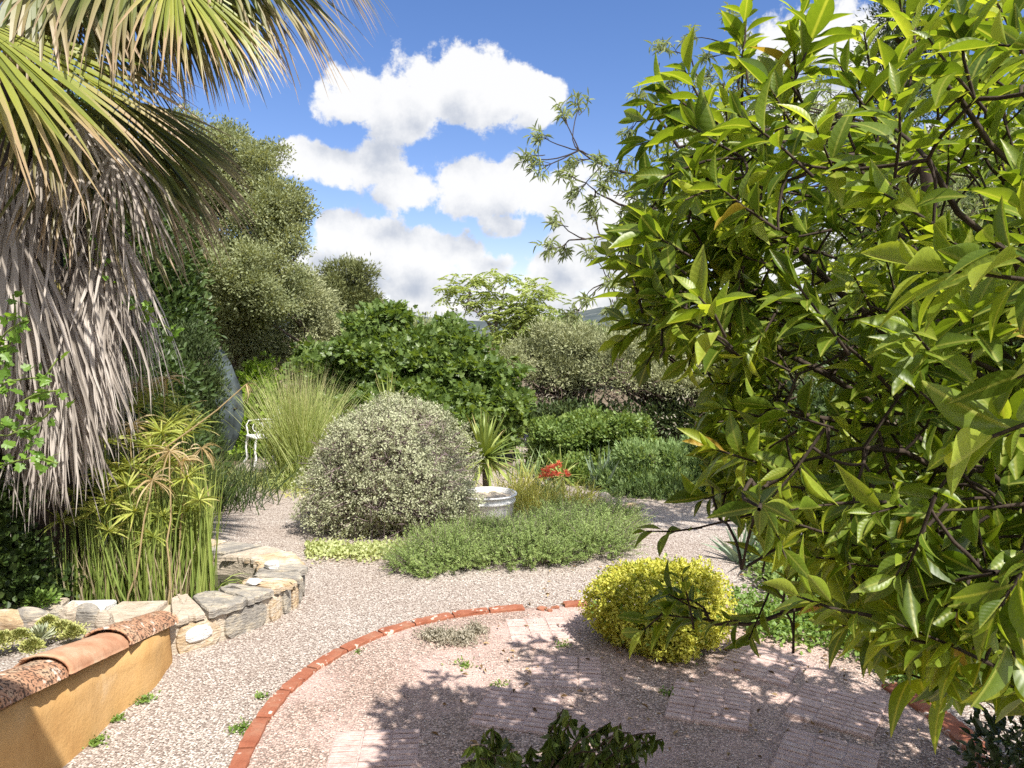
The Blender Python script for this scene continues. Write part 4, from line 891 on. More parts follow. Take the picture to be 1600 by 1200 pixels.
# rosemary: mounds of upright bottle brush shoots
def rosemary(label, mounds, nshoot, name='rosemary'):
    t_ = thing(name, label, 'rosemary', (*mounds[0][0][:2], 0), 'rosemary mounds spreading over the gravel')
    A = Acc(); B = Acc()
    for (c, r), ns in zip(mounds, nshoot):
        ns = int(ns * .62)
        th_ = R.uniform(0, 2 * pi, ns); q = R.random(ns) ** .5; k = 1 + .16 * np.sin(3 * th_ + 1) + .1 * np.sin(5 * th_)
        bx, by = c[0] + np.cos(th_) * q * r[0] * k * .9, c[1] + np.sin(th_) * q * r[1] * k * .9
        hz = r[2] * np.sqrt(np.maximum(0, 1 - q ** 2)) * (.62 + .38 * np.sin(bx * 9 + 1) * np.sin(by * 8)) * R.uniform(.6, 1.05, ns)
        pos = np.c_[bx, by, hz * .55]; out_ = np.c_[np.cos(th_) * q * 1.2, np.sin(th_) * q * 1.2, np.full(ns, .75)]
        d = nrm(out_ + R.normal(size=(ns, 3)) * .35); L = R.uniform(.10, .30, ns) * (.6 + r[2])
        m_ = 26; f = np.linspace(0.05, 1, m_)
        bend = nrm(d + rv(ns) * .3)
        pp = pos[:, None] + d[:, None] * (L[:, None] * f[None])[..., None] + (bend - d)[:, None] * (L[:, None] * f[None] ** 2)[..., None] * .6
        pp = pp.reshape(-1, 3); dd = np.repeat(d, m_, 0); n = len(pp)
        leaves(A, T_DIA, pp, nrm(dd * .75 + rv(n) * .9), nrm(dd + rv(n) * .5), .030 * np.tile(1.15 - .5 * f, ns), .0065, np.clip(np.repeat(R.random(ns), m_) * .55 + R.random(n) * .2 + np.tile(f, ns) * .3, 0, 1))
        blades(B, pos - d * .05, d, L + .06, .006, 0, 2, .5)
    A.build('foliage', M['rosemary'], t_); B.build('stem', M['grey_twig'], t_)
def mnd(px, py, rx, ry, h): c = G(px, py); s = c[1] / FPX; return (c, np.array([rx * s, ry, h]))
rosemary('low sprawling rosemary mound nearest the brick arc, left of the main clump', [mnd(692, 878, 74, .42, .34), mnd(650, 885, 40, .25, .2), mnd(735, 872, 40, .3, .36)], [900, 330, 350])
rosemary('wide dark green rosemary in front of the white tub', [mnd(755, 862, 88, .42, .36), mnd(850, 858, 90, .52, .46), mnd(925, 858, 62, .45, .47), mnd(820, 872, 100, .35, .40)], [1300, 1500, 900, 900])
rosemary('small rosemary mound behind the main clump next to the pale rock', [mnd(955, 826, 38, .35, .36), mnd(900, 822, 60, .35, .40)], [500, 600])

# golden bush
gb = thing('golden_bush', 'rounded bright golden yellow bush at the edge of the patio', 'bush', (.98, 4.70, 0))
gbl = [(np.array([.95, 4.70, .26]), np.array([.40, .38, .26])), (np.array([1.10, 4.68, .27]), np.array([.31, .34, .255])), (np.array([.79, 4.72, .26]), np.array([.27, .31, .25])), (np.array([.98, 4.60, .20]), np.array([.37, .30, .20]))]
A = Acc(); c_, nr_ = shell([(b[0] - [0, 0, b[0][2] * .04], b[1] * .95) for b in gbl], 2300, .20, .11, low=-.9); 
for k_ in range(13):
    n = len(c_); leaves(A, T_OVAL, c_ + nr_ * R.uniform(0, .035, (n, 1)) + R.normal(size=(n, 3)) * .012, nrm(nr_ * .6 + rv(n) * .9 + [0, 0, .3]), nrm(nr_ * .6 + rv(n) * .6 + [0, 0, .7]), R.uniform(.014, .026, n), R.uniform(.010, .017, n), np.clip(R.random(n) * .6 + (k_ / 13) * .4, 0, 1))
A.build('foliage', M['golden'], gb)
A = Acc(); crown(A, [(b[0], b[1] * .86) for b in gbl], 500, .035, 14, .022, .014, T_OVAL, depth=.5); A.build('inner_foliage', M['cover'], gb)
B = Acc()
for q in c_[:60]: tube(B, curve((.98 + R.normal() * .05, 4.82 + R.normal() * .05, 0), q, .1, 6), np.linspace(.008, .002, 6), 4, cap=False)
B.build('stem', M['grey_twig'], gb)

# white tub
tb = thing('plastic_tub', 'round white plastic tub between the silver bush and the rosemary', 'tub', (-.27, 8.0, 0))
A = Acc(); rT = .315
lathe(A, (-.27, 8.0, 0), [(.001, .0), (.265, 0), (.285, .1), (.296, .185), (.310, .19), (.310, .215), (.299, .22), (.303, .262), (.326, .265), (.328, .275), (.322, .283), (.306, .283), (.300, .28), (.285, .12), (.001, .12)], 56); A.build('tub_body', M['white_plastic'], tb, True)
A = Acc(); th = np.linspace(0, 2 * pi, 40, endpoint=False); V = [(-.27, 8.0, .235)] + [(-.27 + .292 * cos(a), 8.0 + .292 * sin(a), .23 + R.normal() * .004) for a in th]
A.add(V, np.array([(0, 1 + i, 1 + (i + 1) % 40) for i in range(40)])); A.build('soil', M['mortar'], tb)
for sg in ():
    A = Acc(); a = np.linspace(-.3, .3, 9); tube(A, [(-.27 + sg * cos(q) * (.335 + .02 * cos(q * 5)), 8.0 + sin(q) * .33, .235 - .03 * cos(q * 5)) for q in a], .009, 6); A.build('handle', M['white_plastic'], tb, True)

# yuccas and bladed plants
def rosette(A, c, n, L, W, droop=.5, el=(.1, 1.4), seg=6, rnd=None, fold=.25, prof=None):
    th_ = np.arange(n) * 2.399 + R.normal(size=n) * .1; e = np.linspace(el[0], el[1], n) + R.normal(size=n) * .08
    d = np.c_[np.cos(th_) * np.cos(e), np.sin(th_) * np.cos(e), np.sin(e)]; side = np.c_[-np.sin(th_), np.cos(th_), np.zeros(n)]
    blades(A, np.asarray(c) + d * .02, d, L * R.uniform(.8, 1.1, n), W, droop * np.cos(e), seg, R.random(n) if rnd is None else rnd, side, prof if prof is not None else np.array([.6, .95, 1, .85, .6, .3, .02]), fold)
def yucca(label, base, heads, n=46, L=.5, W=.035):
    t_ = thing('yucca', label, 'yucca', base)
    B = Acc()
    for i, hd in enumerate(heads):
        A = Acc(); rosette(A, hd, n, L, W, .5, (-.7, 1.5)); A.build('leaf_rosette', M['yucca'], t_)
        tube(B, curve(base, hd, .03, 6), np.linspace(.045, .035, 6), 8)
    B.build('stem', M['grey_twig'], t_, True)
b = G(762, 800); b[1] = 8.9; b[0] = (762 - 800) / FPX * 8.9
yucca('yellow green yucca rising behind the white tub', (b[0], 8.9, 0), [P(757, 716, 8.9)], 90, .60, .055)
yucca('yucca tips showing above the top of the silver bush', (-1.75, 9.8, 0), [P(607, 652, 9.8)], 60, .60, .035)
yucca('small yucca standing behind the coral flowers', (.63, 9.4, 0), [P(878, 745, 9.4)], 30, .38, .028)
# strappy plants
def strap(name, label, cat, c, n, L, W, mt, spread=.1, el=(.4, 1.5), droop=.5, group=None, **k):
    A = Acc(); c = np.asarray(c, float)
    th_ = R.uniform(0, 2 * pi, n); e = R.uniform(el[0], el[1], n); d = np.c_[np.cos(th_) * np.cos(e), np.sin(th_) * np.cos(e), np.sin(e)]
    base = c + np.c_[R.normal(size=(n, 2)) * spread, np.zeros(n)]
    blades(A, base, d, L * R.uniform(.6, 1.1, n), W, droop, 6, R.random(n), None, None, .2, **k)
    return tag(A.build(name, M[mt]), label, cat, group)
strap('iris_clump', 'blue green sword leaves rising just right of the coral flowers', 'iris', (1.12, 9.5, 0), 22, .62, .05, 'agave', .08, (1.0, 1.5), .1)
strap('iris_clump', 'dark sword leaves at the foot of the mid green shrub, by the right path', 'iris', (1.95, 9.0, 0), 60, .5, .022, 'hedge', .12, (.9, 1.5), .3)
strap('iris_clump', 'grey green sword leaves left of the coral flowers under the pink gravel patch', 'iris', (.3, 10.4, 0), 60, .5, .03, 'bluegreen', .22, (.9, 1.5), .3)
for i, (px, Y, n, L) in enumerate([(800, 8.5, 170, .50), (835, 8.2, 190, .45), (870, 8.3, 150, .42), (905, 8.6, 130, .40), (820, 9.0, 170, .55)]):
    strap('grass_tuft', ['yellow green grass tuft touching the right side of the white tub', 'yellow green grass tuft in front of the coral flowers', 'yellow green grass tuft right below the coral flowers', 'rightmost yellow green grass tuft behind the rosemary', 'taller yellow green tuft behind the tub, right of the yucca'][i], 'grass tuft', ((px - 800) / FPX * Y, Y, 0), n, L, .013, 'ygrass', .12, (.5, 1.5), .9, 'yellow green tufts behind the rosemary')
strap('agave', 'blue green agave at the right gravel path behind the citrus twigs', 'agave', G(1165, 880), 40, .52, .055, 'agave', .04, (.35, 1.4), .25)
strap('agave', 'second smaller agave half hidden by citrus leaves, right of the first', 'agave', G(1215, 880), 26, .4, .045, 'agave', .04, (.35, 1.4), .25)
strap('grass_tuft', 'narrow grey green blades behind the agave on the right path', 'grass tuft', G(1190, 862), 60, .5, .014, 'agave', .08, (.9, 1.5), .3)
# coral flowers on stalks
fl = thing('coral_flower_plant', 'plant with a cluster of coral red flowers behind the rosemary', 'flowering plant', (.47, 8.75, 0))
B = Acc()
for px, py in ((852, 737), (862, 731), (872, 727), (884, 741), (858, 744), (868, 740), (848, 745)):
    hd = P(px, py, 8.75); tube(B, curve((.47 + R.normal() * .05, 8.75 + R.normal() * .05, 0), hd, .03, 6), np.linspace(.006, .003, 6), 5, cap=False)
    A = Acc(); n = 34; u = rv(n); u[:, 2] = np.abs(u[:, 2]) * .8 - .1; leaves(A, T_OVAL, hd + u * .01 + R.normal(size=(n, 3)) * .012, u, rv(n), .055, .016, R.random(n)); A.build('flower_head', M['flower'], fl)
B.build('stem', M['green_stem'], fl)
A = Acc(); th_ = R.uniform(0, 6.3, 40); blades(A, np.tile([.47, 8.75, 0], (40, 1)) + np.c_[R.normal(size=(40, 2)) * .08, np.zeros(40)], np.c_[np.cos(th_) * .5, np.sin(th_) * .5, np.ones(40)], R.uniform(.25, .42, 40), .03, .6, 5, R.random(40)); A.build('leaf', M['bluegreen'], fl)

# tall grass clump
gr = thing('ornamental_grass', 'tall fountain of ornamental grass left of the silver bush', 'grass clump', (-2.98, 9.9, 0))
A = Acc(); n = 1500; c = np.array([-2.88, 9.9, 0]); th_ = R.uniform(0, 2 * pi, n); e = R.uniform(1.02, 1.56, n)
d = np.c_[np.cos(th_) * np.cos(e), np.sin(th_) * np.cos(e), np.sin(e)]
blades(A, c + np.c_[R.normal(size=(n, 2)) * .13, np.zeros(n)], d, R.uniform(.9, 1.75, n), R.uniform(.008, .014, n), R.uniform(.1, .8, n), 8, R.random(n), None, 1 - np.linspace(0, 1, 9) ** 2.2)
n = 700; th_ = R.uniform(0, 2 * pi, n); e = R.uniform(.2, 1.1, n); d = np.c_[np.cos(th_) * np.cos(e), np.sin(th_) * np.cos(e), np.sin(e)]
blades(A, c + np.c_[R.normal(size=(n, 2)) * .18, np.zeros(n)], d, R.uniform(.4, .8, n), .011, 1.2, 7, R.random(n))
A.build('blades', M['grass'], gr)
for k_ in range(1):
    A = Acc(); n = 260; th_ = R.uniform(0, 6.3, n); blades(A, np.array([-2.2, 9.3, 0]) + np.c_[R.normal(size=(n, 2)) * [.35, .2], np.zeros(n)], np.c_[np.cos(th_), np.sin(th_), np.full(n, .9)], R.uniform(.15, .3, n), .010, 1.2, 5, R.random(n)); tag(A.build('low_grass', M['ygrass']), 'low grass fringe at the end of the left gravel path', 'grass', kind='stuff')
A = Acc(); n = 900; x = R.uniform(-4.0, -2.4, n); blades(A, np.c_[x, 9.7 + (x + 3) * -.5 + R.normal(size=n) * .25, np.zeros(n)], np.c_[R.normal(size=(n, 2)) * .4, np.ones(n)], R.uniform(.12, .35, n), .010, .9, 5, R.random(n)); tag(A.build('meadow_grass', M['grass']), 'rough grass under the white chair at the path end', 'grass', kind='stuff')

# white iron garden chair
ch = thing('garden_chair', 'white wrought iron garden chair half hidden behind the tall grass', 'chair', (-3.93, 11.5, 0))
def T(name, runs, parent=ch, mt='white_iron'):
    A = Acc()
    for pts, r_ in runs: tube(A, np.array(pts) @ ROT + [-3.90, 11.5, 0], r_, 6)
    return A.build(name, M[mt], parent, True)
a_ = -.9; ROT = np.array([[cos(a_), -sin(a_), 0], [sin(a_), cos(a_), 0], [0, 0, 1]]).T
def ring(c, r_, n=14, plane='xz'):
    th_ = np.linspace(0, 2 * pi, n); return [(c[0] + r_ * cos(q), c[1], c[2] + r_ * sin(q)) for q in th_] if plane == 'xz' else ([(c[0] + r_ * cos(q), c[1] + r_ * sin(q), c[2]) for q in th_] if plane == 'xy' else [(c[0], c[1] + r_ * cos(q), c[2] + r_ * sin(q)) for q in th_])
T('seat', [([(-.2, -.2, .43), (.2, -.2, .43), (.2, .2, .43), (-.2, .2, .43), (-.2, -.2, .43)], .020)] + [([(x, -.2, .43), (x, .2, .43)], .008) for x in np.linspace(-.15, .15, 6)] + [([(-.2, y, .432), (.2, y, .432)], .008) for y in np.linspace(-.15, .15, 5)])
bk = [([(-.2, .2, .43), (-.21, .23, .65), (-.17, .25, .80), (-.07, .26, .87), (.07, .26, .87), (.17, .25, .80), (.21, .23, .65), (.2, .2, .43)], .020)]
for x, z, r_ in ((-.1, .52, .06), (.1, .52, .06), (0, .6, .06), (-.12, .68, .055), (.12, .68, .055), (0, .76, .07), (0, .48, .05)): bk.append((ring((x, .235, z), r_), .012))
bk += [([(x, .22, .43), (x * .8, .25, .83)], .007) for x in (-.14, -.05, .05, .14)]
T('backrest', bk)
for sx in (-1, 1):
    T('armrest', [([(sx * .21, .23, .66), (sx * .24, .05, .67), (sx * .25, -.15, .66), (sx * .22, -.2, .60), (sx * .2, -.18, .43)], .013), (ring((sx * .22, -.02, .55), .08, plane='yz'), .008), (ring((sx * .22, .12, .54), .06, plane='yz'), .008)])
    for sy in (-1, 1): T('leg', [([(sx * .19, sy * .19, .43), (sx * .20, sy * .22, .25), (sx * .19, sy * .20, .1), (sx * .24, sy * .25, 0)], .019)])
# grey fabric cover
cv = thing('covered_parasol', 'tall grey green fabric cover standing beside the dark conifer', 'parasol cover', (-4.35, 10.9, 0))
A = Acc(); n_ = 40; zs = np.linspace(0, 1, 22); V = []
for z in zs:
    r_ = np.interp(z, [0, .15, .35, .6, .85, 1], [.13, .23, .31, .27, .15, .05])
    for k_ in range(n_):
        a = 2 * pi * k_ / n_; rr = r_ * (1 + .12 * sin(a * 6 + z * 2) + .06 * sin(a * 11 + z * 9))
        V.append((-4.33 + rr * cos(a), 10.9 + rr * sin(a) * .8, .30 + z * 1.5))
A.add(V, np.array([(i * n_ + j, i * n_ + (j + 1) % n_, (i + 1) * n_ + (j + 1) % n_, (i + 1) * n_ + j) for i in range(21) for j in range(n_)])); A.build('fabric_cover', M['cover_cloth'], cv, True)
A = Acc(); tube(A, [(-4.33, 10.9, 0), (-4.33, 10.9, 1.84)], .025, 10); A.build('pole', M['grey_twig'], cv, True)
A = Acc(); c_ = np.array([(-4.33 + .34 * .8 * cos(q), 10.9 + .34 * .66 * sin(q), .95 + .02 * sin(3 * q)) for q in np.linspace(0, 2 * pi, 24)]); tube(A, c_, .010, 5); A.build('strap', M['dark_bark'], cv, True)
# ================================================================== PALM
R = np.random.default_rng(21)
pc = P(-5, 110, 4.9)   # growing point
palm = thing('fan_palm', 'tall fan palm with green fronds and a hanging skirt of dry grey fronds', 'palm', (pc[0], 5.2, 0))
A = Acc(); tube(A, [(pc[0] - .05, 5.2, 0), (pc[0] - .03, 5.15, 1), (pc[0], 5.1, 2.2), (pc[0], 5.05, 3.4), (pc[0], 5.0, pc[2])], [.30, .25, .23, .24, .16], 18); A.build('trunk', M['dark_bark'], palm, True)
def fan(hub, d, nup, n, spread, L, Wk, droop, mt, gname, root=None, seg=9, dead=False, thr=.52, prof=None):
    """one fan leaf: segments radiating from hub, joined near it, hanging at the ends"""
    hub = np.asarray(hub, float); d = nrm(d); s = nrm(np.cross(d, nup)); u = np.cross(s, d)
    A = Acc(); ang = np.linspace(-spread, spread, n) + R.normal(size=n) * (.10 if dead else .012)
    dirs = d * np.cos(ang)[:, None] + s * np.sin(ang)[:, None]
    dirs = nrm(dirs + u * (.25 * np.cos(ang * 1.2) * (0 if dead else 1))[:, None] + (R.normal(size=(n, 3)) * (.16 if dead else .02)))
    LL = L * (1 - .18 * np.abs(ang) / max(spread, .1)) * R.uniform(.82 if dead else .93, 1.05, n)
    ts = np.linspace(0, 1, seg + 1); da = 2 * spread / n
    if dead: pr = np.array([np.interp(ts, [0, .1, .5, .8, 1], [.3, 1, .8, .45, .05])] * n); Wd = Wk * R.uniform(.6, 1.2, n)
    else:
        pr = np.interp(ts, [0, thr, .75, 1], [.02, 1, .5, .03]); pr = np.array([pr] * n); Wd = 2 * math.tan(da / 2) * LL * thr * 1.4 * np.ones(n)
    side = nrm(np.cross(dirs, np.tile(u, (n, 1))))
    blades(A, np.tile(hub, (n, 1)), dirs, LL, Wd, droop * R.uniform(.7, 1.3, n), seg, np.clip(R.random() * (.55 if dead else .25) + R.random(n) * (.45 if dead else .75), 0, 1), side, pr, .35 if not dead else .3, wig=.16 if dead else .1, noise=.45 if dead else .12)
    if root is not None:
        B = Acc(); c_ = curve(root, hub, .05, 8, .10); tube(B, c_, np.linspace(.022, .013, 8), 6)
    o = A.build(gname, M[mt], palm)
    if root is not None: B.build('petiole', M['petiole'], o, True)
    return o
def frond(hp, tp, n=44, spread=1.5, L=1.0, droop=.7, mt='palm', nup=(.2, -.7, .7), Y0=None, gname='frond'):
    h = P(*hp); t_ = P(*tp); return fan(h, t_ - h, nup, n, spread, L, 0, droop, mt, gname, pc + R.normal(size=3) * .06)
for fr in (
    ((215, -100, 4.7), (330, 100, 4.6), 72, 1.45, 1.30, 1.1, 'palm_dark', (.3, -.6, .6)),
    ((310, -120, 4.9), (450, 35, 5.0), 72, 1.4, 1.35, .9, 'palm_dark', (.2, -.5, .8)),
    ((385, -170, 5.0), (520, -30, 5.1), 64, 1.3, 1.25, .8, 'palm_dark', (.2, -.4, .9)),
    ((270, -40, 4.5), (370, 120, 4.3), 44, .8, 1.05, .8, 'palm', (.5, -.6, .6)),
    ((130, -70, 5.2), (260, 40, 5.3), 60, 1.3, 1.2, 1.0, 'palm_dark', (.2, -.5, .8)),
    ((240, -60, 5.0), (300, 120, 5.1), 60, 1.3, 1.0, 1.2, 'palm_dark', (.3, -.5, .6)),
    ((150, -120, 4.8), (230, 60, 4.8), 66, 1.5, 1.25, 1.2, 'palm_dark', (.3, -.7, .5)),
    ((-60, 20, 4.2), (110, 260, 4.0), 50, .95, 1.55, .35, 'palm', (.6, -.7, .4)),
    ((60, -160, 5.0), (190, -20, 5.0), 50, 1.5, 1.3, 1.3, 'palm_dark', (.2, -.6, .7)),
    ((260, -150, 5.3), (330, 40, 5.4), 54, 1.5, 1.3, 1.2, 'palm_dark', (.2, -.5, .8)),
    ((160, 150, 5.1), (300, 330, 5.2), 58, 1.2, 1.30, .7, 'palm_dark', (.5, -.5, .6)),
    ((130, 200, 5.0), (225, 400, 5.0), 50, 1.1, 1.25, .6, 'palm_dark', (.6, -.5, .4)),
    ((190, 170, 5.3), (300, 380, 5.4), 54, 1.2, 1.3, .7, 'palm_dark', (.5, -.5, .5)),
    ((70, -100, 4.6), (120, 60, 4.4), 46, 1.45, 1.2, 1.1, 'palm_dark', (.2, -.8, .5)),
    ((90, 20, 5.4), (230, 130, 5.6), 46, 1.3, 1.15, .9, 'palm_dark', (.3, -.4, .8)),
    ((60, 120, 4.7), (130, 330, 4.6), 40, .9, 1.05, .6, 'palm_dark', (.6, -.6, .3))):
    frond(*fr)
for az, el_, ln in ((2.4, .5, 1.3), (3.1, .2, 1.4), (3.6, .6, 1.2), (1.6, .7, 1.4), (.9, 1.0, 1.3), (2.8, 1.1, 1.2), (1.9, .1, 1.3)):
    d = np.array([cos(az) * cos(el_), sin(az) * cos(el_), sin(el_)]); h = pc + d * ln * .8
    fan(h, nrm(d + [0, 0, -.25]), np.array([0, 0, 1.]) - d * sin(el_), 34, 1.5, .95, 0, .8, 'palm', 'frond', pc)
# the dry skirt
k_ = 0
def dryfan(x0, z0, az, L, tilt, n=40, spread=.36, W=.030, droop=1.2, rr=.24):
    r0 = np.array([pc[0] + rr * cos(az), 5.1 + rr * sin(az), z0]); d = nrm(np.array([cos(az) * tilt, sin(az) * tilt, -1.0]))
    h = r0 + nrm(np.array([cos(az), sin(az), -.35])) * x0
    o = fan(h, d, np.array([cos(az), sin(az), .3]), n, spread, L, W, droop, 'palm_dry', 'dry_frond', r0 - np.array([cos(az), sin(az), 0]) * .05, seg=8, dead=True)
for z0, m_, L, tl_, x0 in ((3.15, 8, 1.15, .30, .26), (2.95, 9, 1.25, .26, .34), (2.7, 10, 1.2, .20, .38), (2.3, 10, 1.05, .10, .28), (1.95, 9, .85, .06, .2)):
    for i in range(m_):
        az = -pi + i * 2 * pi / m_ + R.normal() * .15
        if sin(az) > .75: continue
        dryfan(x0 * R.uniform(.6, 1.15), z0 + R.normal() * .08, az, L * R.uniform(.85, 1.1), tl_ * R.uniform(.6, 1.4))
# extra hanging lobes that form the outline on the right
for px, py, L in ((150, 330, 1.0), (175, 350, .88), (125, 400, 1.15), (95, 460, 1.2), (70, 480, 1.15), (100, 520, 1.0), (50, 520, 1.05), (30, 540, 1.0), (0, 570, 1.0), (20, 600, 1.05), (60, 590, 1.05), (95, 585, .95), (-20, 470, 1.0), (130, 470, .95)):
    h = P(px, py, 4.75 + R.normal() * .1); fan(h, np.array([.10, -.05, -1]), np.array([.3, -1, .2]), 40, .30, L, .024, 1.0, 'palm_dry', 'dry_frond', (pc[0] + .15, 5.0, h[2] + .35), seg=8, dead=True)
for px, py, L in ((120, 190, .8), (180, 230, .8), (60, 230, .8), (10, 260, .9)):
    h = P(px, py, 4.6); fan(h, np.array([.25, -.1, -1]), np.array([.3, -1, .2]), 26, .6, L, .02, .9, 'palm_dry', 'dry_frond', (pc[0] + .1, 5.0, h[2] + .3), seg=8, dead=True)

# vines on the palm
def vine(label, runs, mt='bramble', L=.07, name='vine', tpl=T_LOBED, dens=30, Wf=.9):
    t_ = thing(name, label, 'vine', runs[0][0]); A = Acc(); B = Acc()
    for a, b in runs:
        c_ = curve(a, b, .12, 9); tube(B, c_, .005, 5, cap=False); n = max(4, int(np.linalg.norm(np.array(b) - a) * dens)); f = R.random(n)
        pos = np.stack([np.interp(f, np.linspace(0, 1, 9), c_[:, k]) for k in range(3)], 1) + R.normal(size=(n, 3)) * .035
        leaves(A, tpl, pos, nrm(rv(n) + [0, -.2, -.2]), nrm(rv(n) * .6 + [.2, -.6, .8]), L * R.uniform(.6, 1.2, n), L * Wf, R.random(n))
    A.build('foliage', M[mt], t_); B.build('stem', M['green_stem'], t_, True)
vine('leafy green vine climbing the dry palm skirt at the left edge', [(P(0, 560, 4.2), P(20, 460, 4.2)), (P(0, 540, 4.2), P(45, 500, 4.15)), (P(0, 600, 4.1), P(60, 590, 4.1)), (P(20, 640, 4.1), P(95, 610, 4.1)), (P(0, 680, 4.1), P(80, 640, 4.0)), (P(0, 730, 4.1), P(90, 725, 4.0)), (P(60, 600, 4.1), P(90, 560, 4.1)), (P(0, 660, 4.1), P(50, 690, 4.05)), (P(-20, 520, 4.2), P(10, 620, 4.1))], dens=42, L=.06)
vine('green vine trailing from the dry fronds towards the dark hedge', [(P(145, 370, 4.7), P(160, 430, 4.7)), (P(160, 430, 4.7), P(200, 470, 4.8)), (P(200, 470, 4.8), P(275, 525, 5.0))], dens=46, L=.055)
# ================================================================== POND PLANTS
R = np.random.default_rng(22)
def reeds(label, xs, ys, n, L, mt='reed', name='reed_clump', W=.010, lean=.10):
    A = Acc(); x = R.uniform(*xs, n); y = R.uniform(*ys, n); d = np.c_[R.normal(size=(n, 2)) * lean, np.ones(n)]
    blades(A, np.c_[x, y, np.full(n, .03)], d, R.uniform(*L, n), W, .06, 5, R.random(n), None, [1, 1, .95, .8, .5, .05], .5)
    return A
for args in ((( -3.9, -2.32), (4.95, 5.65), 1150, (.30, .80)),):
    A = reeds('', *args); tag(A.build('reed_bed', M['reed']), 'dense green reeds standing in the pond', 'reeds', kind='stuff')
A = reeds('', (-3.8, -2.3), (4.96, 5.5), 600, (.2, .6), W=.011, lean=.16); tag(A.build('dry_reeds', M['reed_dry']), 'pale dry reed stalks at the water line of the pond', 'reeds', kind='stuff')
def rclump(px, Y, n, H, sp, label):
    x0 = (px - 800) / FPX * Y; A = Acc(); d = np.c_[R.normal(size=(n, 2)) * .07, np.ones(n)]
    blades(A, np.c_[x0 + R.normal(size=n) * sp, Y + R.normal(size=n) * sp, np.full(n, .09)], d, H * R.uniform(.75, 1.08, n), .013, .05, 6, R.random(n) * .5 + .5, None, [1, 1, 1, .9, .75, .5, .05], .5)
    tag(A.build('reed_clump', M['reed']), label, 'reed clump', 'tall reed clumps in the pond')
rclump(305, 5.25, 80, 1.0, .055, 'rightmost tall reed clump at the open water of the pond')
rclump(222, 5.1, 60, .92, .04, 'tall bright reed clump in the middle of the pond front')
rclump(280, 5.4, 70, 1.1, .06, 'tall reed clump just left of the rightmost one')
rclump(190, 5.5, 60, 1.0, .07, 'reed clump standing behind the middle bright clump')
rclump(120, 5.3, 50, .80, .09, 'shaded reed clump nearest the palm skirt')
A = Acc(); n = 14; blades(A, np.tile([(322 - 800) / FPX * 5.2, 5.2, .12], (n, 1)), np.c_[R.uniform(.3, .9, n), R.normal(size=n) * .3, np.ones(n)], R.uniform(.25, .42, n), .008, 2.2, 6, R.random(n)); tag(A.build('grass_tuft', M['reed']), 'small arching blades bending over the open pond water', 'grass tuft')
def umbel(stalk, hd, L, mt, n=22, droop=.8, dead=False):
    A = Acc(); th_ = R.uniform(0, 2 * pi, n); e = R.uniform(-.35 if not dead else -.9, 1.0, n); d = np.c_[np.cos(th_) * np.cos(e), np.sin(th_) * np.cos(e), np.sin(e)]
    blades(A, np.tile(hd, (n, 1)), d, L * R.uniform(.75, 1.2, n), .012, droop, 5, R.random(n), None, [.4, .9, 1, .85, .5, .04], .2)
    A.build('umbel', M[mt], stalk)
def papyrus(label, spots):
    b0 = P(spots[0][0], spots[0][1], spots[0][2]); t_ = thing('papyrus', label, 'papyrus', (b0[0], b0[1], .09), 'papyrus plants in the pond')
    for px, py, Y, L, dry in spots:
        hd = P(px, py, Y); base = np.array([hd[0] + R.normal() * .10, hd[1] + R.normal() * .08, .09])
        B = Acc(); tube(B, curve(base, hd, .04, 8), np.linspace(.008, .005, 8), 5); s_ = B.build('stalk', M['papyrus_dry' if dry else 'green_stem'], t_, True)
        umbel(s_, hd, L, 'papyrus_dry' if dry else 'papyrus', 36 if not dry else 22, .55 if not dry else 1.3, dry)
papyrus('front papyrus with bright yellow green umbels over the reeds', [(252, 676, 5.2, .21, 0), (285, 680, 5.3, .19, 0), (235, 700, 5.1, .18, 0), (185, 735, 5.1, .20, 0), (200, 760, 5.0, .19, 0), (240, 840, 5.05, .16, 0), (175, 785, 5.0, .18, 0), (262, 725, 5.2, .19, 0), (210, 800, 5.0, .17, 0), (290, 800, 5.2, .16, 0), (150, 800, 5.0, .17, 0), (170, 830, 4.95, .14, 0), *[(R.uniform(80, 315), R.uniform(690, 850), R.uniform(4.95, 5.4), R.uniform(.13, .2), 0) for _ in range(16)], (268, 660, 5.4, .20, 0), (222, 690, 5.3, .2, 0)])
papyrus('papyrus with dry straw coloured umbels among the green ones', [(265, 705, 5.0, .22, 1), (238, 750, 4.95, .19, 1), (285, 720, 5.1, .18, 1), (205, 665, 5.2, .2, 1), (315, 700, 5.3, .17, 1)])
papyrus('rear papyrus reaching up beside the dark hedge', [(215, 600, 5.6, .18, 1), (258, 592, 5.7, .20, 1), (235, 628, 5.6, .22, 0), (190, 640, 5.5, .22, 0), (205, 690, 5.4, .22, 0), (280, 640, 5.8, .2, 0), (300, 665, 5.8, .2, 0), (170, 610, 5.6, .2, 0), (250, 610, 5.8, .18, 0)])
A = Acc(); B = Acc(); tube(B, [P(258, 700, 5.1), P(300, 670, 5.1), P(340, 640, 5.1), P(385, 600, 5.1)], [.006, .006, .005, .004], 5)
bs = thing('bent_papyrus_stalk', 'long dry papyrus stalk leaning right across the fabric cover', 'stalk', P(258, 700, 5.1)); B.build('stalk', M['papyrus_dry'], bs, True)
n = 12; blades(A, np.tile(P(385, 600, 5.1), (n, 1)), nrm(np.c_[R.uniform(-.1, .6, n), R.normal(size=n) * .2, R.uniform(-1, .2, n)]), R.uniform(.08, .17, n), .008, 1.5, 5, R.random(n)); A.build('umbel', M['papyrus_dry'], bs)
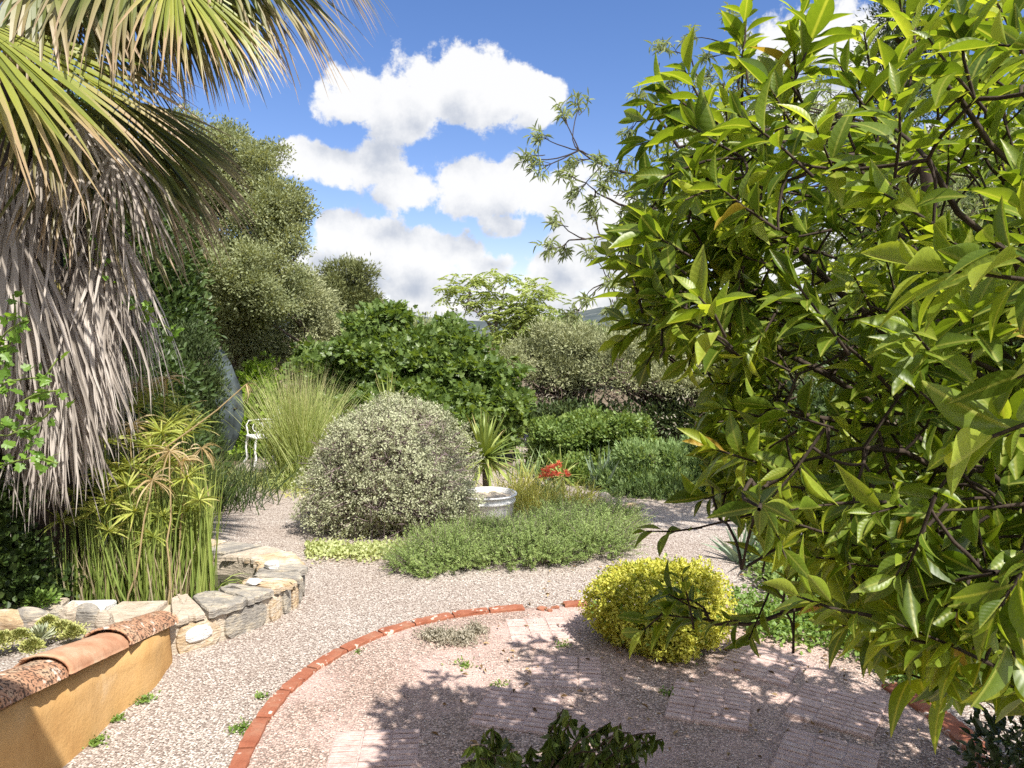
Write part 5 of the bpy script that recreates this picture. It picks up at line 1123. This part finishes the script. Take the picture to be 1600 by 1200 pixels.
# thin leafed fountain behind the papyrus
strap('horsetail_clump', 'fine dark green grass fountain between papyrus and conifer', 'grass clump', (-3.35, 7.2, .0), 420, 1.25, .008, 'reed', .16, (.9, 1.5), .5)
strap('grass_clump', 'dark grassy growth at the left of the path below the conifer', 'grass clump', (-3.55, 8.6, 0), 420, .85, .012, 'conifer', .3, (.7, 1.5), .6)
shrub('ivy_shrub', 'dark ivy mass at the left edge behind the pond stones', 'ivy', (-4.2, 5.0, .1), [ell(-10, 880, 4.75, 50, 50), ell(-70, 800, 4.7, 80, 90), ell(50, 915, 4.9, 40, 22)], 'hedge', 700, .07, 20, .045, .035, T_OVAL, stems=8, r0=.012)
shrub('small_shrub', 'tiny bright green sprig beside the upright stones', 'plant', (P(60, 940, 4.7)[0], 4.7, .2), [ell(60, 940, 4.7, 22, 10)], 'cover', 40, .025, 10, .03, .018, T_OVAL, stems=4, r0=.004)
# succulents in the bed
def cushion(px, py, Y, r_, mt, label, big=False):
    p = P(px, py, Y); p[2] = topz(p[1]) - .01
    A = Acc(); n = int(40 + r_ * 900)
    if big: rosette(A, p + [0, 0, .02], 46, r_ * .9, .02, -.4, (.1, 1.4), 4, None, .5, np.array([.7, 1, .9, .6, .05]))
    else:
        for _ in range(n):
            q = R.normal(size=2) * r_ * .42; h_ = .05 * math.exp(-(q @ q) / (r_ * r_) * 2) + .01
            rosette(A, p + [q[0], q[1], h_], 9, .020, .010, 0, (.2, 1.4), 2, None, .4, np.array([.6, 1, .1]))
    return tag(A.build('succulent', M[mt]), label, 'succulent', 'low succulents in the planting bed')
cushion(62, 1000, 4.0, .085, 'grey_succ', 'round grey green rosette succulent in the middle of the bed', True)
for a in ((95, 990, 4.15, .09, 'succulent', 'yellow green cushion right behind the grey rosette'), (30, 1005, 3.95, .08, 'succulent', 'yellow green cushion left of the grey rosette'), (5, 1010, 3.9, .08, 'succulent', 'yellow cushion at the left frame edge'), (75, 975, 4.3, .06, 'succulent', 'small dark yellow cushion beneath the upright stones'), (115, 1000, 4.05, .05, 'succulent', 'smallest yellow cushion nearest the middle tile'), (50, 1022, 3.75, .05, 'succulent', 'thin patch of cushion in front of the grey rosette')): cushion(*a)
# ================================================================== GROUND PLANTS
R = np.random.default_rng(23)
def patch(name, label, pts, n, h, L, W, mt, tpl=T_OVAL, cat='ground cover', kind='stuff', cl=.06, up=.5):
    pts = np.array([G(*p)[:2] for p in pts]); lo, hi = pts.min(0), pts.max(0); A = Acc(); cs = []
    while len(cs) < n // 22:
        q = lo + R.random(2) * (hi - lo); x, y = q; c_ = False
        for i in range(len(pts)):
            (x1, y1), (x2, y2) = pts[i], pts[i - 1]
            if (y1 > y) != (y2 > y) and x < (x2 - x1) * (y - y1) / (y2 - y1) + x1: c_ = not c_
        if c_: cs.append(q)
    cs = np.array(cs); hh = h * R.uniform(.3, 1, len(cs)); pos = np.repeat(np.c_[cs, hh * .5], 22, 0); m_ = len(pos)
    pos = pos + R.normal(size=(m_, 3)) * cl * [1, 1, .5]; pos[:, 2] = np.abs(pos[:, 2]) + .005
    leaves(A, tpl, pos, nrm(rv(m_) + [0, 0, up]), nrm(rv(m_) * .6 + [0, 0, 1]), L * R.uniform(.6, 1.2, m_), W, np.clip(np.repeat(R.random(len(cs)), 22) * .5 + R.random(m_) * .5, 0, 1))
    return tag(A.build(name, M[mt]), label, cat, kind=kind)
patch('ground_cover', 'low fresh green leafy plants under the citrus beyond the patio edge', [(1150, 935), (1300, 960), (1420, 1000), (1560, 1060), (1560, 1085), (1420, 1055), (1300, 1020), (1200, 1000), (1150, 985)], 5200, .14, .042, .022, 'cover')
patch('ground_cover', 'second green strip of low leaves behind the right brick edging', [(1360, 1030), (1480, 1045), (1600, 1080), (1620, 1100), (1480, 1080), (1400, 1068)], 2600, .10, .04, .02, 'cover')
patch('ground_cover', 'dark low leaves at the back of the bed under the citrus', [(1180, 880), (1300, 900), (1600, 960), (1650, 1040), (1400, 985), (1250, 945), (1180, 925)], 5200, .25, .06, .03, 'shrub')
for px, py, n_, s_ in ((380, 1140, 120, .05), (295, 985 + 45, 0, .05), (225, 1095, 90, .05), (185, 1125, 60, .03), (148, 1160, 110, .05), (410, 1090, 40, .03), (725, 1040, 80, .05), (560, 1020, 20, .03), (660, 900, 60, .06), (1045, 1085, 60, .05), (880, 1010, 40, .04), (780, 1070, 40, .05)):
    if not n_: continue
    p = G(px, py); A = Acc(); pos = p + R.normal(size=(n_, 3)) * [s_ * .8, s_ * .8, .006]; pos[:, 2] = np.abs(pos[:, 2]) + .008
    pos = p + (pos - p) * .75; dp = pos - p + [0, 0, .001]; blades(A, np.tile(p, (n_, 1)), dp, np.linalg.norm(dp, axis=1), .002, 0, 2, .3)
    leaves(A, T_OVAL, pos, nrm(rv(n_) + [0, 0, .3]), nrm(rv(n_) * .5 + [0, 0, 1]), .020, .011, R.random(n_))
    lbl = {380: 'small weed left of the lowest bricks of the arc', 225: 'weed at the wall foot, second from the wall end', 185: 'tiny weed at the foot of the wall', 148: 'larger weed at the wall foot nearest the frame bottom', 410: 'tiny weed touching the outside of the brick arc', 725: 'weed inside the patio in front of the grey withered plants', 560: 'tiny weed inside the upper left of the brick arc', 660: 'weed in the gravel in front of the low rosemary', 1045: 'weed in the shade in front of the golden bush', 880: 'weed on the gravel left of the golden bush', 780: 'weed in the sun near the middle of the patio'}[px]
    tag(A.build('weed', M['cover']), lbl, 'weed', 'weeds sprouting in the gravel')
# withered grey plants inside the arc
for px, py, s_, lbl in ((682, 998, .10, 'left one of the grey withered plants inside the brick arc'), (715, 1003, .12, 'right one of the grey withered plants inside the brick arc'), (745, 990, .06, 'smallest of the grey withered plants inside the brick arc')):
    p = G(px, py); A = Acc(); n = int(900 * s_ / .1); pos = p + R.normal(size=(n, 3)) * [s_ * .55, s_ * .4, .025]; pos[:, 2] = np.abs(pos[:, 2]) + .004
    leaves(A, T_OVAL, pos, nrm(rv(n) + [0, 0, .8]), rv(n), .026, .009, R.random(n)); tag(A.build('withered_plant', M['greyplant']), lbl, 'plant', 'withered plants in the patio gravel')
# drooping shrub at the bottom
ds = thing('drooping_shrub', 'small shrub with drooping narrow leaves at the bottom edge of the photo', 'shrub', (.12, 2.95, 0))
A = Acc(); B = Acc()
T_DROOP = leaf_template(4, .3, .25, .9)
tipsD = [(735,1165),(755,1145),(770,1135),(790,1150),(745,1185),(775,1180),(800,1175),(830,1165),(860,1150),(875,1130),(880,1108),(893,1118),(915,1130),(930,1145),(955,1128),(970,1130),(985,1145),(960,1160),(1000,1155),(1025,1145),(1035,1155),(1010,1165),(850,1185),(900,1170),(880,1160),(930,1175),(820,1195),(960,1190),(1000,1190),(760,1200),(720,1195),(1050,1200),(880,1195)]
for px, py in tipsD:
    e = P(px, py, 2.9 + R.uniform(-.2, .25)); st = np.array([.12 + (px - 880) / 1150 * 1.2, 3.0, .10])
    c_ = curve(st, e, .1, 7, .12); tube(B, c_, np.linspace(.007, .003, 7), 5, cap=False)
    n = 20; f = np.linspace(.45, 1, n); pos = np.stack([np.interp(f, np.linspace(0, 1, 7), c_[:, k]) for k in range(3)], 1)
    leaves(A, T_DROOP, pos, nrm(rv(n) * [.8, .8, .25] + [0, 0, -.9]), nrm(rv(n) + [0, -.6, .3]), R.uniform(.045, .075, n), R.uniform(.012, .019, n), R.random(n))
A.build('foliage', M['droop'], ds); B.build('stem', M['bark'], ds, True)
shrub('dark_shrub', 'dark glossy leaved little shrub in the lower right corner', 'shrub', (P(1570, 1200, 3.0)[0], 3.1, 0), [ell(1575, 1150, 3.05, 50, 30), ell(1560, 1190, 3.0, 50, 30), ell(1610, 1170, 3.1, 40, 50)], 'dark_leaf', 60, .045, 9, .045, .022, T_CITRUS, stems=10, r0=.006, depth=.6)

# ================================================================== CITRUS
R = np.random.default_rng(24)
ct = thing('citrus_tree', 'citrus tree with large glossy yellow green leaves filling the right side', 'tree', (2.5, 2.55, 0))
A = Acc(); OLD = Acc(); B = Acc()
trunk = np.array([(2.5, 2.55, 0), (2.47, 2.5, .5), (2.42, 2.45, .9), (2.38, 2.42, 1.2)]); tube(B, trunk, [.085, .07, .062, .055], 10)
L_ends = [P(1300, 930, 2.2), P(1450, 980, 1.8), P(1560, 850, 2.0), P(1250, 860, 2.4), P(1290, 225, 2.5), P(1180, 330, 2.4), P(1110, 470, 2.3), P(1130, 620, 2.3), P(1180, 800, 2.3), P(1110, 975, 2.6), P(1400, 60, 2.2), P(1350, 700, 1.8), P(1450, 250, 1.7), P(1500, 900, 2.0), P(1650, 400, 1.5), P(1250, 560, 2.9), P(1400, 300, 3.0), P(1650, 100, 2.4), P(1600, 700, 3.0), P(1850, 500, 2.2), P(1050, 280, 2.5), P(1500, 560, 2.3)]
nodes = []
for i, e in enumerate(L_ends):
    s_ = trunk[3]; c_ = curve(s_, e, .08, 12, .06)
    r1 = .018; tube(B, c_, np.linspace(r1, .0065, 12), 7, cap=False); nodes += list(c_[3:])
nodes = np.array(nodes); NODE_R = 1
def whorl(e, d, nl, L, up=.2, dn=None):
    """end of a twig with its leaves; a real shoot carries them alternately round the stem"""
    tw = .20 * R.uniform(.7, 1.2); f = np.linspace(.12, 1, nl) ** .8; d = nrm(d)
    c0 = e - d * tw; tube(B, np.array([c0, c0 + d * tw * .5 + rv(1)[0] * .008, e]), [.0042, .0034, .0022], 5, cap=False)
    a = nrm(np.cross(d, [0.1, .2, 1])); b = np.cross(d, a); ph = np.arange(nl) * 2.4 + R.uniform(0, 6)
    rad = np.cos(ph)[:, None] * a + np.sin(ph)[:, None] * b; pos = c0 + d * (f * tw)[:, None]
    open_ = np.interp(f, [0, 1], [1.15, .55]) + R.normal(size=nl) * .18
    ax = nrm(rad * np.sin(open_)[:, None] + d * np.cos(open_)[:, None] + [0, 0, -.18] + rv(nl) * .15)
    no = nrm(-rad * .5 * np.sign(.2) + d * .8 + [0, 0, .9] + rv(nl) * .35)
    s = R.uniform(.5, 1.2, nl) * np.interp(f, [0, .8, 1], [1, 1, .65]); base = R.random() * .4
    m_ = R.random(nl) < .003
    for sel, tgt in ((~m_, A), (m_, OLD)):
        if sel.any():
            half = R.random(sel.sum())
            for tp_, hh in ((T_CITRUS, half < .45), (T_CITRUS2, (half >= .45) & (half < .75)), (T_CITRUS3, half >= .75)):
                if hh.any(): leaves(tgt, tp_, pos[sel][hh], ax[sel][hh], no[sel][hh], (L * s)[sel][hh], (L * s * R.uniform(.29, .38, nl))[sel][hh], np.clip(base + R.random(hh.sum()) * .5 + f[sel][hh] * .15, 0, 1))
def tip(e, d=None, nl=11, L=.105):
    global nodes
    dd = nrm(d); mid = e - dd * .18
    j = np.argmin(np.linalg.norm(nodes - mid, axis=1)); s_ = nodes[j]; g_ = np.linalg.norm(mid - s_)
    if g_ > .02:
        c_ = curve(s_, mid, .12, 6, .04); tube(B, c_, np.linspace(.0036 + .006 * min(1, g_), .0034, 6), 5, cap=False)
        if g_ > .12: nodes = np.concatenate([nodes, c_[2:]])
    whorl(e, dd, nl, L)
def inside(px, py):
    X = [(-50, 1130), (0, 1130), (60, 1080), (100, 985), (200, 975), (270, 985), (330, 960), (400, 945), (470, 960), (520, 970), (560, 990), (600, 1075), (680, 1085), (760, 1090), (790, 1100), (830, 1170), (880, 1190), (900, 1200), (930, 1200), (980, 1230), (1010, 1280), (1050, 1350), (1100, 1480), (1130, 1600), (1250, 1800)]
    return px > np.interp(py, [a for a, b in X], [b for a, b in X]) + 22
# volume of the crown: ellipsoid in space, trimmed by the outline it shows
cnt = 0; tries = 0
while cnt < 780 and tries < 60000:
    tries += 1
    e = np.array([1.75, 2.35, 1.95]) + rv(1)[0] * np.array([1.55, 1.25, 1.25]) * R.random() ** .38
    if e[1] < 1.12 or e[2] < .55: continue
    px = 800 + e[0] / e[1] * FPX; py = 525 - (e[2] - CH) / e[1] * FPX
    if px < 1900 and not inside(px, py): continue
    if (e[1] > 2.9 and e[0] < 1.0) or (e[2] > 2.7 and e[1] > 2.3 and e[0] < 1.3): continue
    if px > 1180 and py < 110 and px < 1400 and R.random() < .5: continue
    outw = nrm(e - np.array([2.1, 2.4, 1.6])); tip(e, nrm(outw + rv(1)[0] * .5 + [0, 0, .25]), int(R.integers(10, 16)), R.uniform(.11, .155)); cnt += 1
for _ in range(170):
    px, py = R.uniform(1150, 1640), R.uniform(780, 1080)
    if inside(px, py + 30): tip(P(px, py, R.uniform(1.5, 2.5)), np.array([R.uniform(-.9, .3), R.normal() * .3, R.uniform(-.7, .3)]), 10, R.uniform(.09, .125))
for _ in range(150):
    px, py = R.uniform(940, 1200), R.uniform(230, 830)
    if inside(px, py) and not (py > 640 and px < 1110): tip(P(px, py, R.uniform(1.95, 2.6)), np.array([R.uniform(-1, .1), R.normal() * .3, R.uniform(-.5, .7)]), 11, R.uniform(.095, .13))
for _ in range(75):
    px, py = R.uniform(1360, 1660), R.uniform(900, 1130)
    if inside(px, py + 10): tip(P(px, py, R.uniform(1.35, 2.2)), np.array([R.uniform(-.8, .3), R.normal() * .3, R.uniform(-.8, .2)]), 12, R.uniform(.09, .125))
# shoots at the top outline and specific sprays seen against the sky and the golden bush
for px, py, Y, dx, dz, nl, L in ((1165, 10, 2.3, .1, 1, 9, .10), (1160, 60, 2.3, -.1, 1, 10, .10), (1255, 10, 2.1, .05, 1, 10, .115), (1280, 30, 2.0, .35, 1, 9, .12), (1240, 60, 2.1, -.2, 1, 10, .11), (1070, 110, 2.2, -.5, .8, 9, .12), (1030, 130, 2.3, -.6, .5, 9, .11), (1010, 160, 2.4, -.8, .3, 9, .10), (995, 190, 2.4, -.8, -.1, 9, .10), (985, 230, 2.4, -.9, -.2, 8, .10), (1210, 120, 2.1, -.2, .9, 10, .11), (1130, 130, 2.2, -.1, 1, 10, .10),
    (1450, 60, 1.5, -.7, .5, 9, .12), (1500, 20, 1.5, -.4, .8, 10, .11), (1560, 70, 1.35, -.9, .1, 9, .125), (1580, 30, 1.6, 0, 1, 10, .11), (1350, 50, 2.2, -.2, 1, 10, .10), (1400, 100, 2.0, .2, 1, 10, .11), (1430, 20, 2.1, .2, 1, 10, .10),
    (1555, 380, 1.05, -.7, .35, 7, .125), (1600, 330, 1.1, -.4, .9, 7, .12), (1590, 590, 1.1, -.25, -.3, 6, .10), (1440, 420, 1.2, -.95, .15, 8, .115), (1500, 700, 1.15, -.7, -.3, 8, .11), (1400, 900, 1.4, -.6, -.5, 9, .11), (1480, 1000, 1.4, -.5, -.8, 9, .12), (1560, 950, 1.25, -.5, -.8, 8, .12), (1590, 1060, 1.25, .1, -1, 8, .12), (1310, 880, 1.7, -.3, -.8, 9, .10),
    (960, 500, 2.2, -.9, .1, 9, .10), (975, 380, 2.3, -.8, .3, 9, .10), (960, 540, 2.2, -.7, -.5, 8, .09), (1010, 570, 2.2, -.4, -.8, 8, .10), (990, 420, 2.3, -.8, .2, 9, .11), (950, 400, 2.35, -.8, .3, 7, .09), (1000, 480, 2.2, -.9, -.1, 9, .10),
    (1100, 780, 2.1, -.8, -.2, 8, .11), (1010, 830, 2.5, -.9, -.05, 4, .09), (1130, 700, 2.1, -.8, .1, 9, .10), (1120, 660, 2.1, -.8, -.1, 8, .10),
    (1040, 925, 2.5, -.7, .4, 9, .10), (1030, 960, 2.5, -.9, .1, 8, .11), (1000, 990, 2.5, -.7, -.7, 6, .10), (1065, 900, 2.5, -.2, 1, 6, .08), (1110, 975, 2.5, -.8, -.2, 7, .09), (1170, 1000, 2.4, -.4, -.5, 6, .09)):
    tip(P(px, py, Y), np.array([dx, R.normal() * .25, dz]), nl + 2, L * 1.18)
A.build('crown', M['citrus'], ct, True); OLD.build('yellowed_leaves', M['citrus_old'], ct, True); B.build('trunk', M['dark_bark'], ct, True)
print('citrus tips', cnt, tries)

# ================================================================== HOUSE BEHIND THE VIEWPOINT (its eave casts the shade in the lower left corner)
hs = thing('house', 'ochre house with projecting eave behind the viewpoint', 'house', (-2, -3.5, 0))
A = Acc(); box(A, (-3.5, -4.2, 1.9), (9, 5, 3.8)); A.build('wall', M['plaster'], hs)
k = 1 / math.tan(SUN_EL); H = 3.9; c0 = np.array([-2.02, 3.22]) - np.array([-SUN_V[0], -SUN_V[1]]) * k * H
A = Acc(); q = [c0, c0 + [-9, .15], c0 + [-9, -8], c0 + [-.2, -8]]
V = [(x, y, H) for x, y in q] + [(x, y, H + .18) for x, y in q]; A.add(V, np.array([(3, 2, 1, 0), (4, 5, 6, 7), (0, 1, 5, 4), (1, 2, 6, 5), (2, 3, 7, 6), (3, 0, 4, 7)])); A.build('roof', M['tile_plain'], hs)
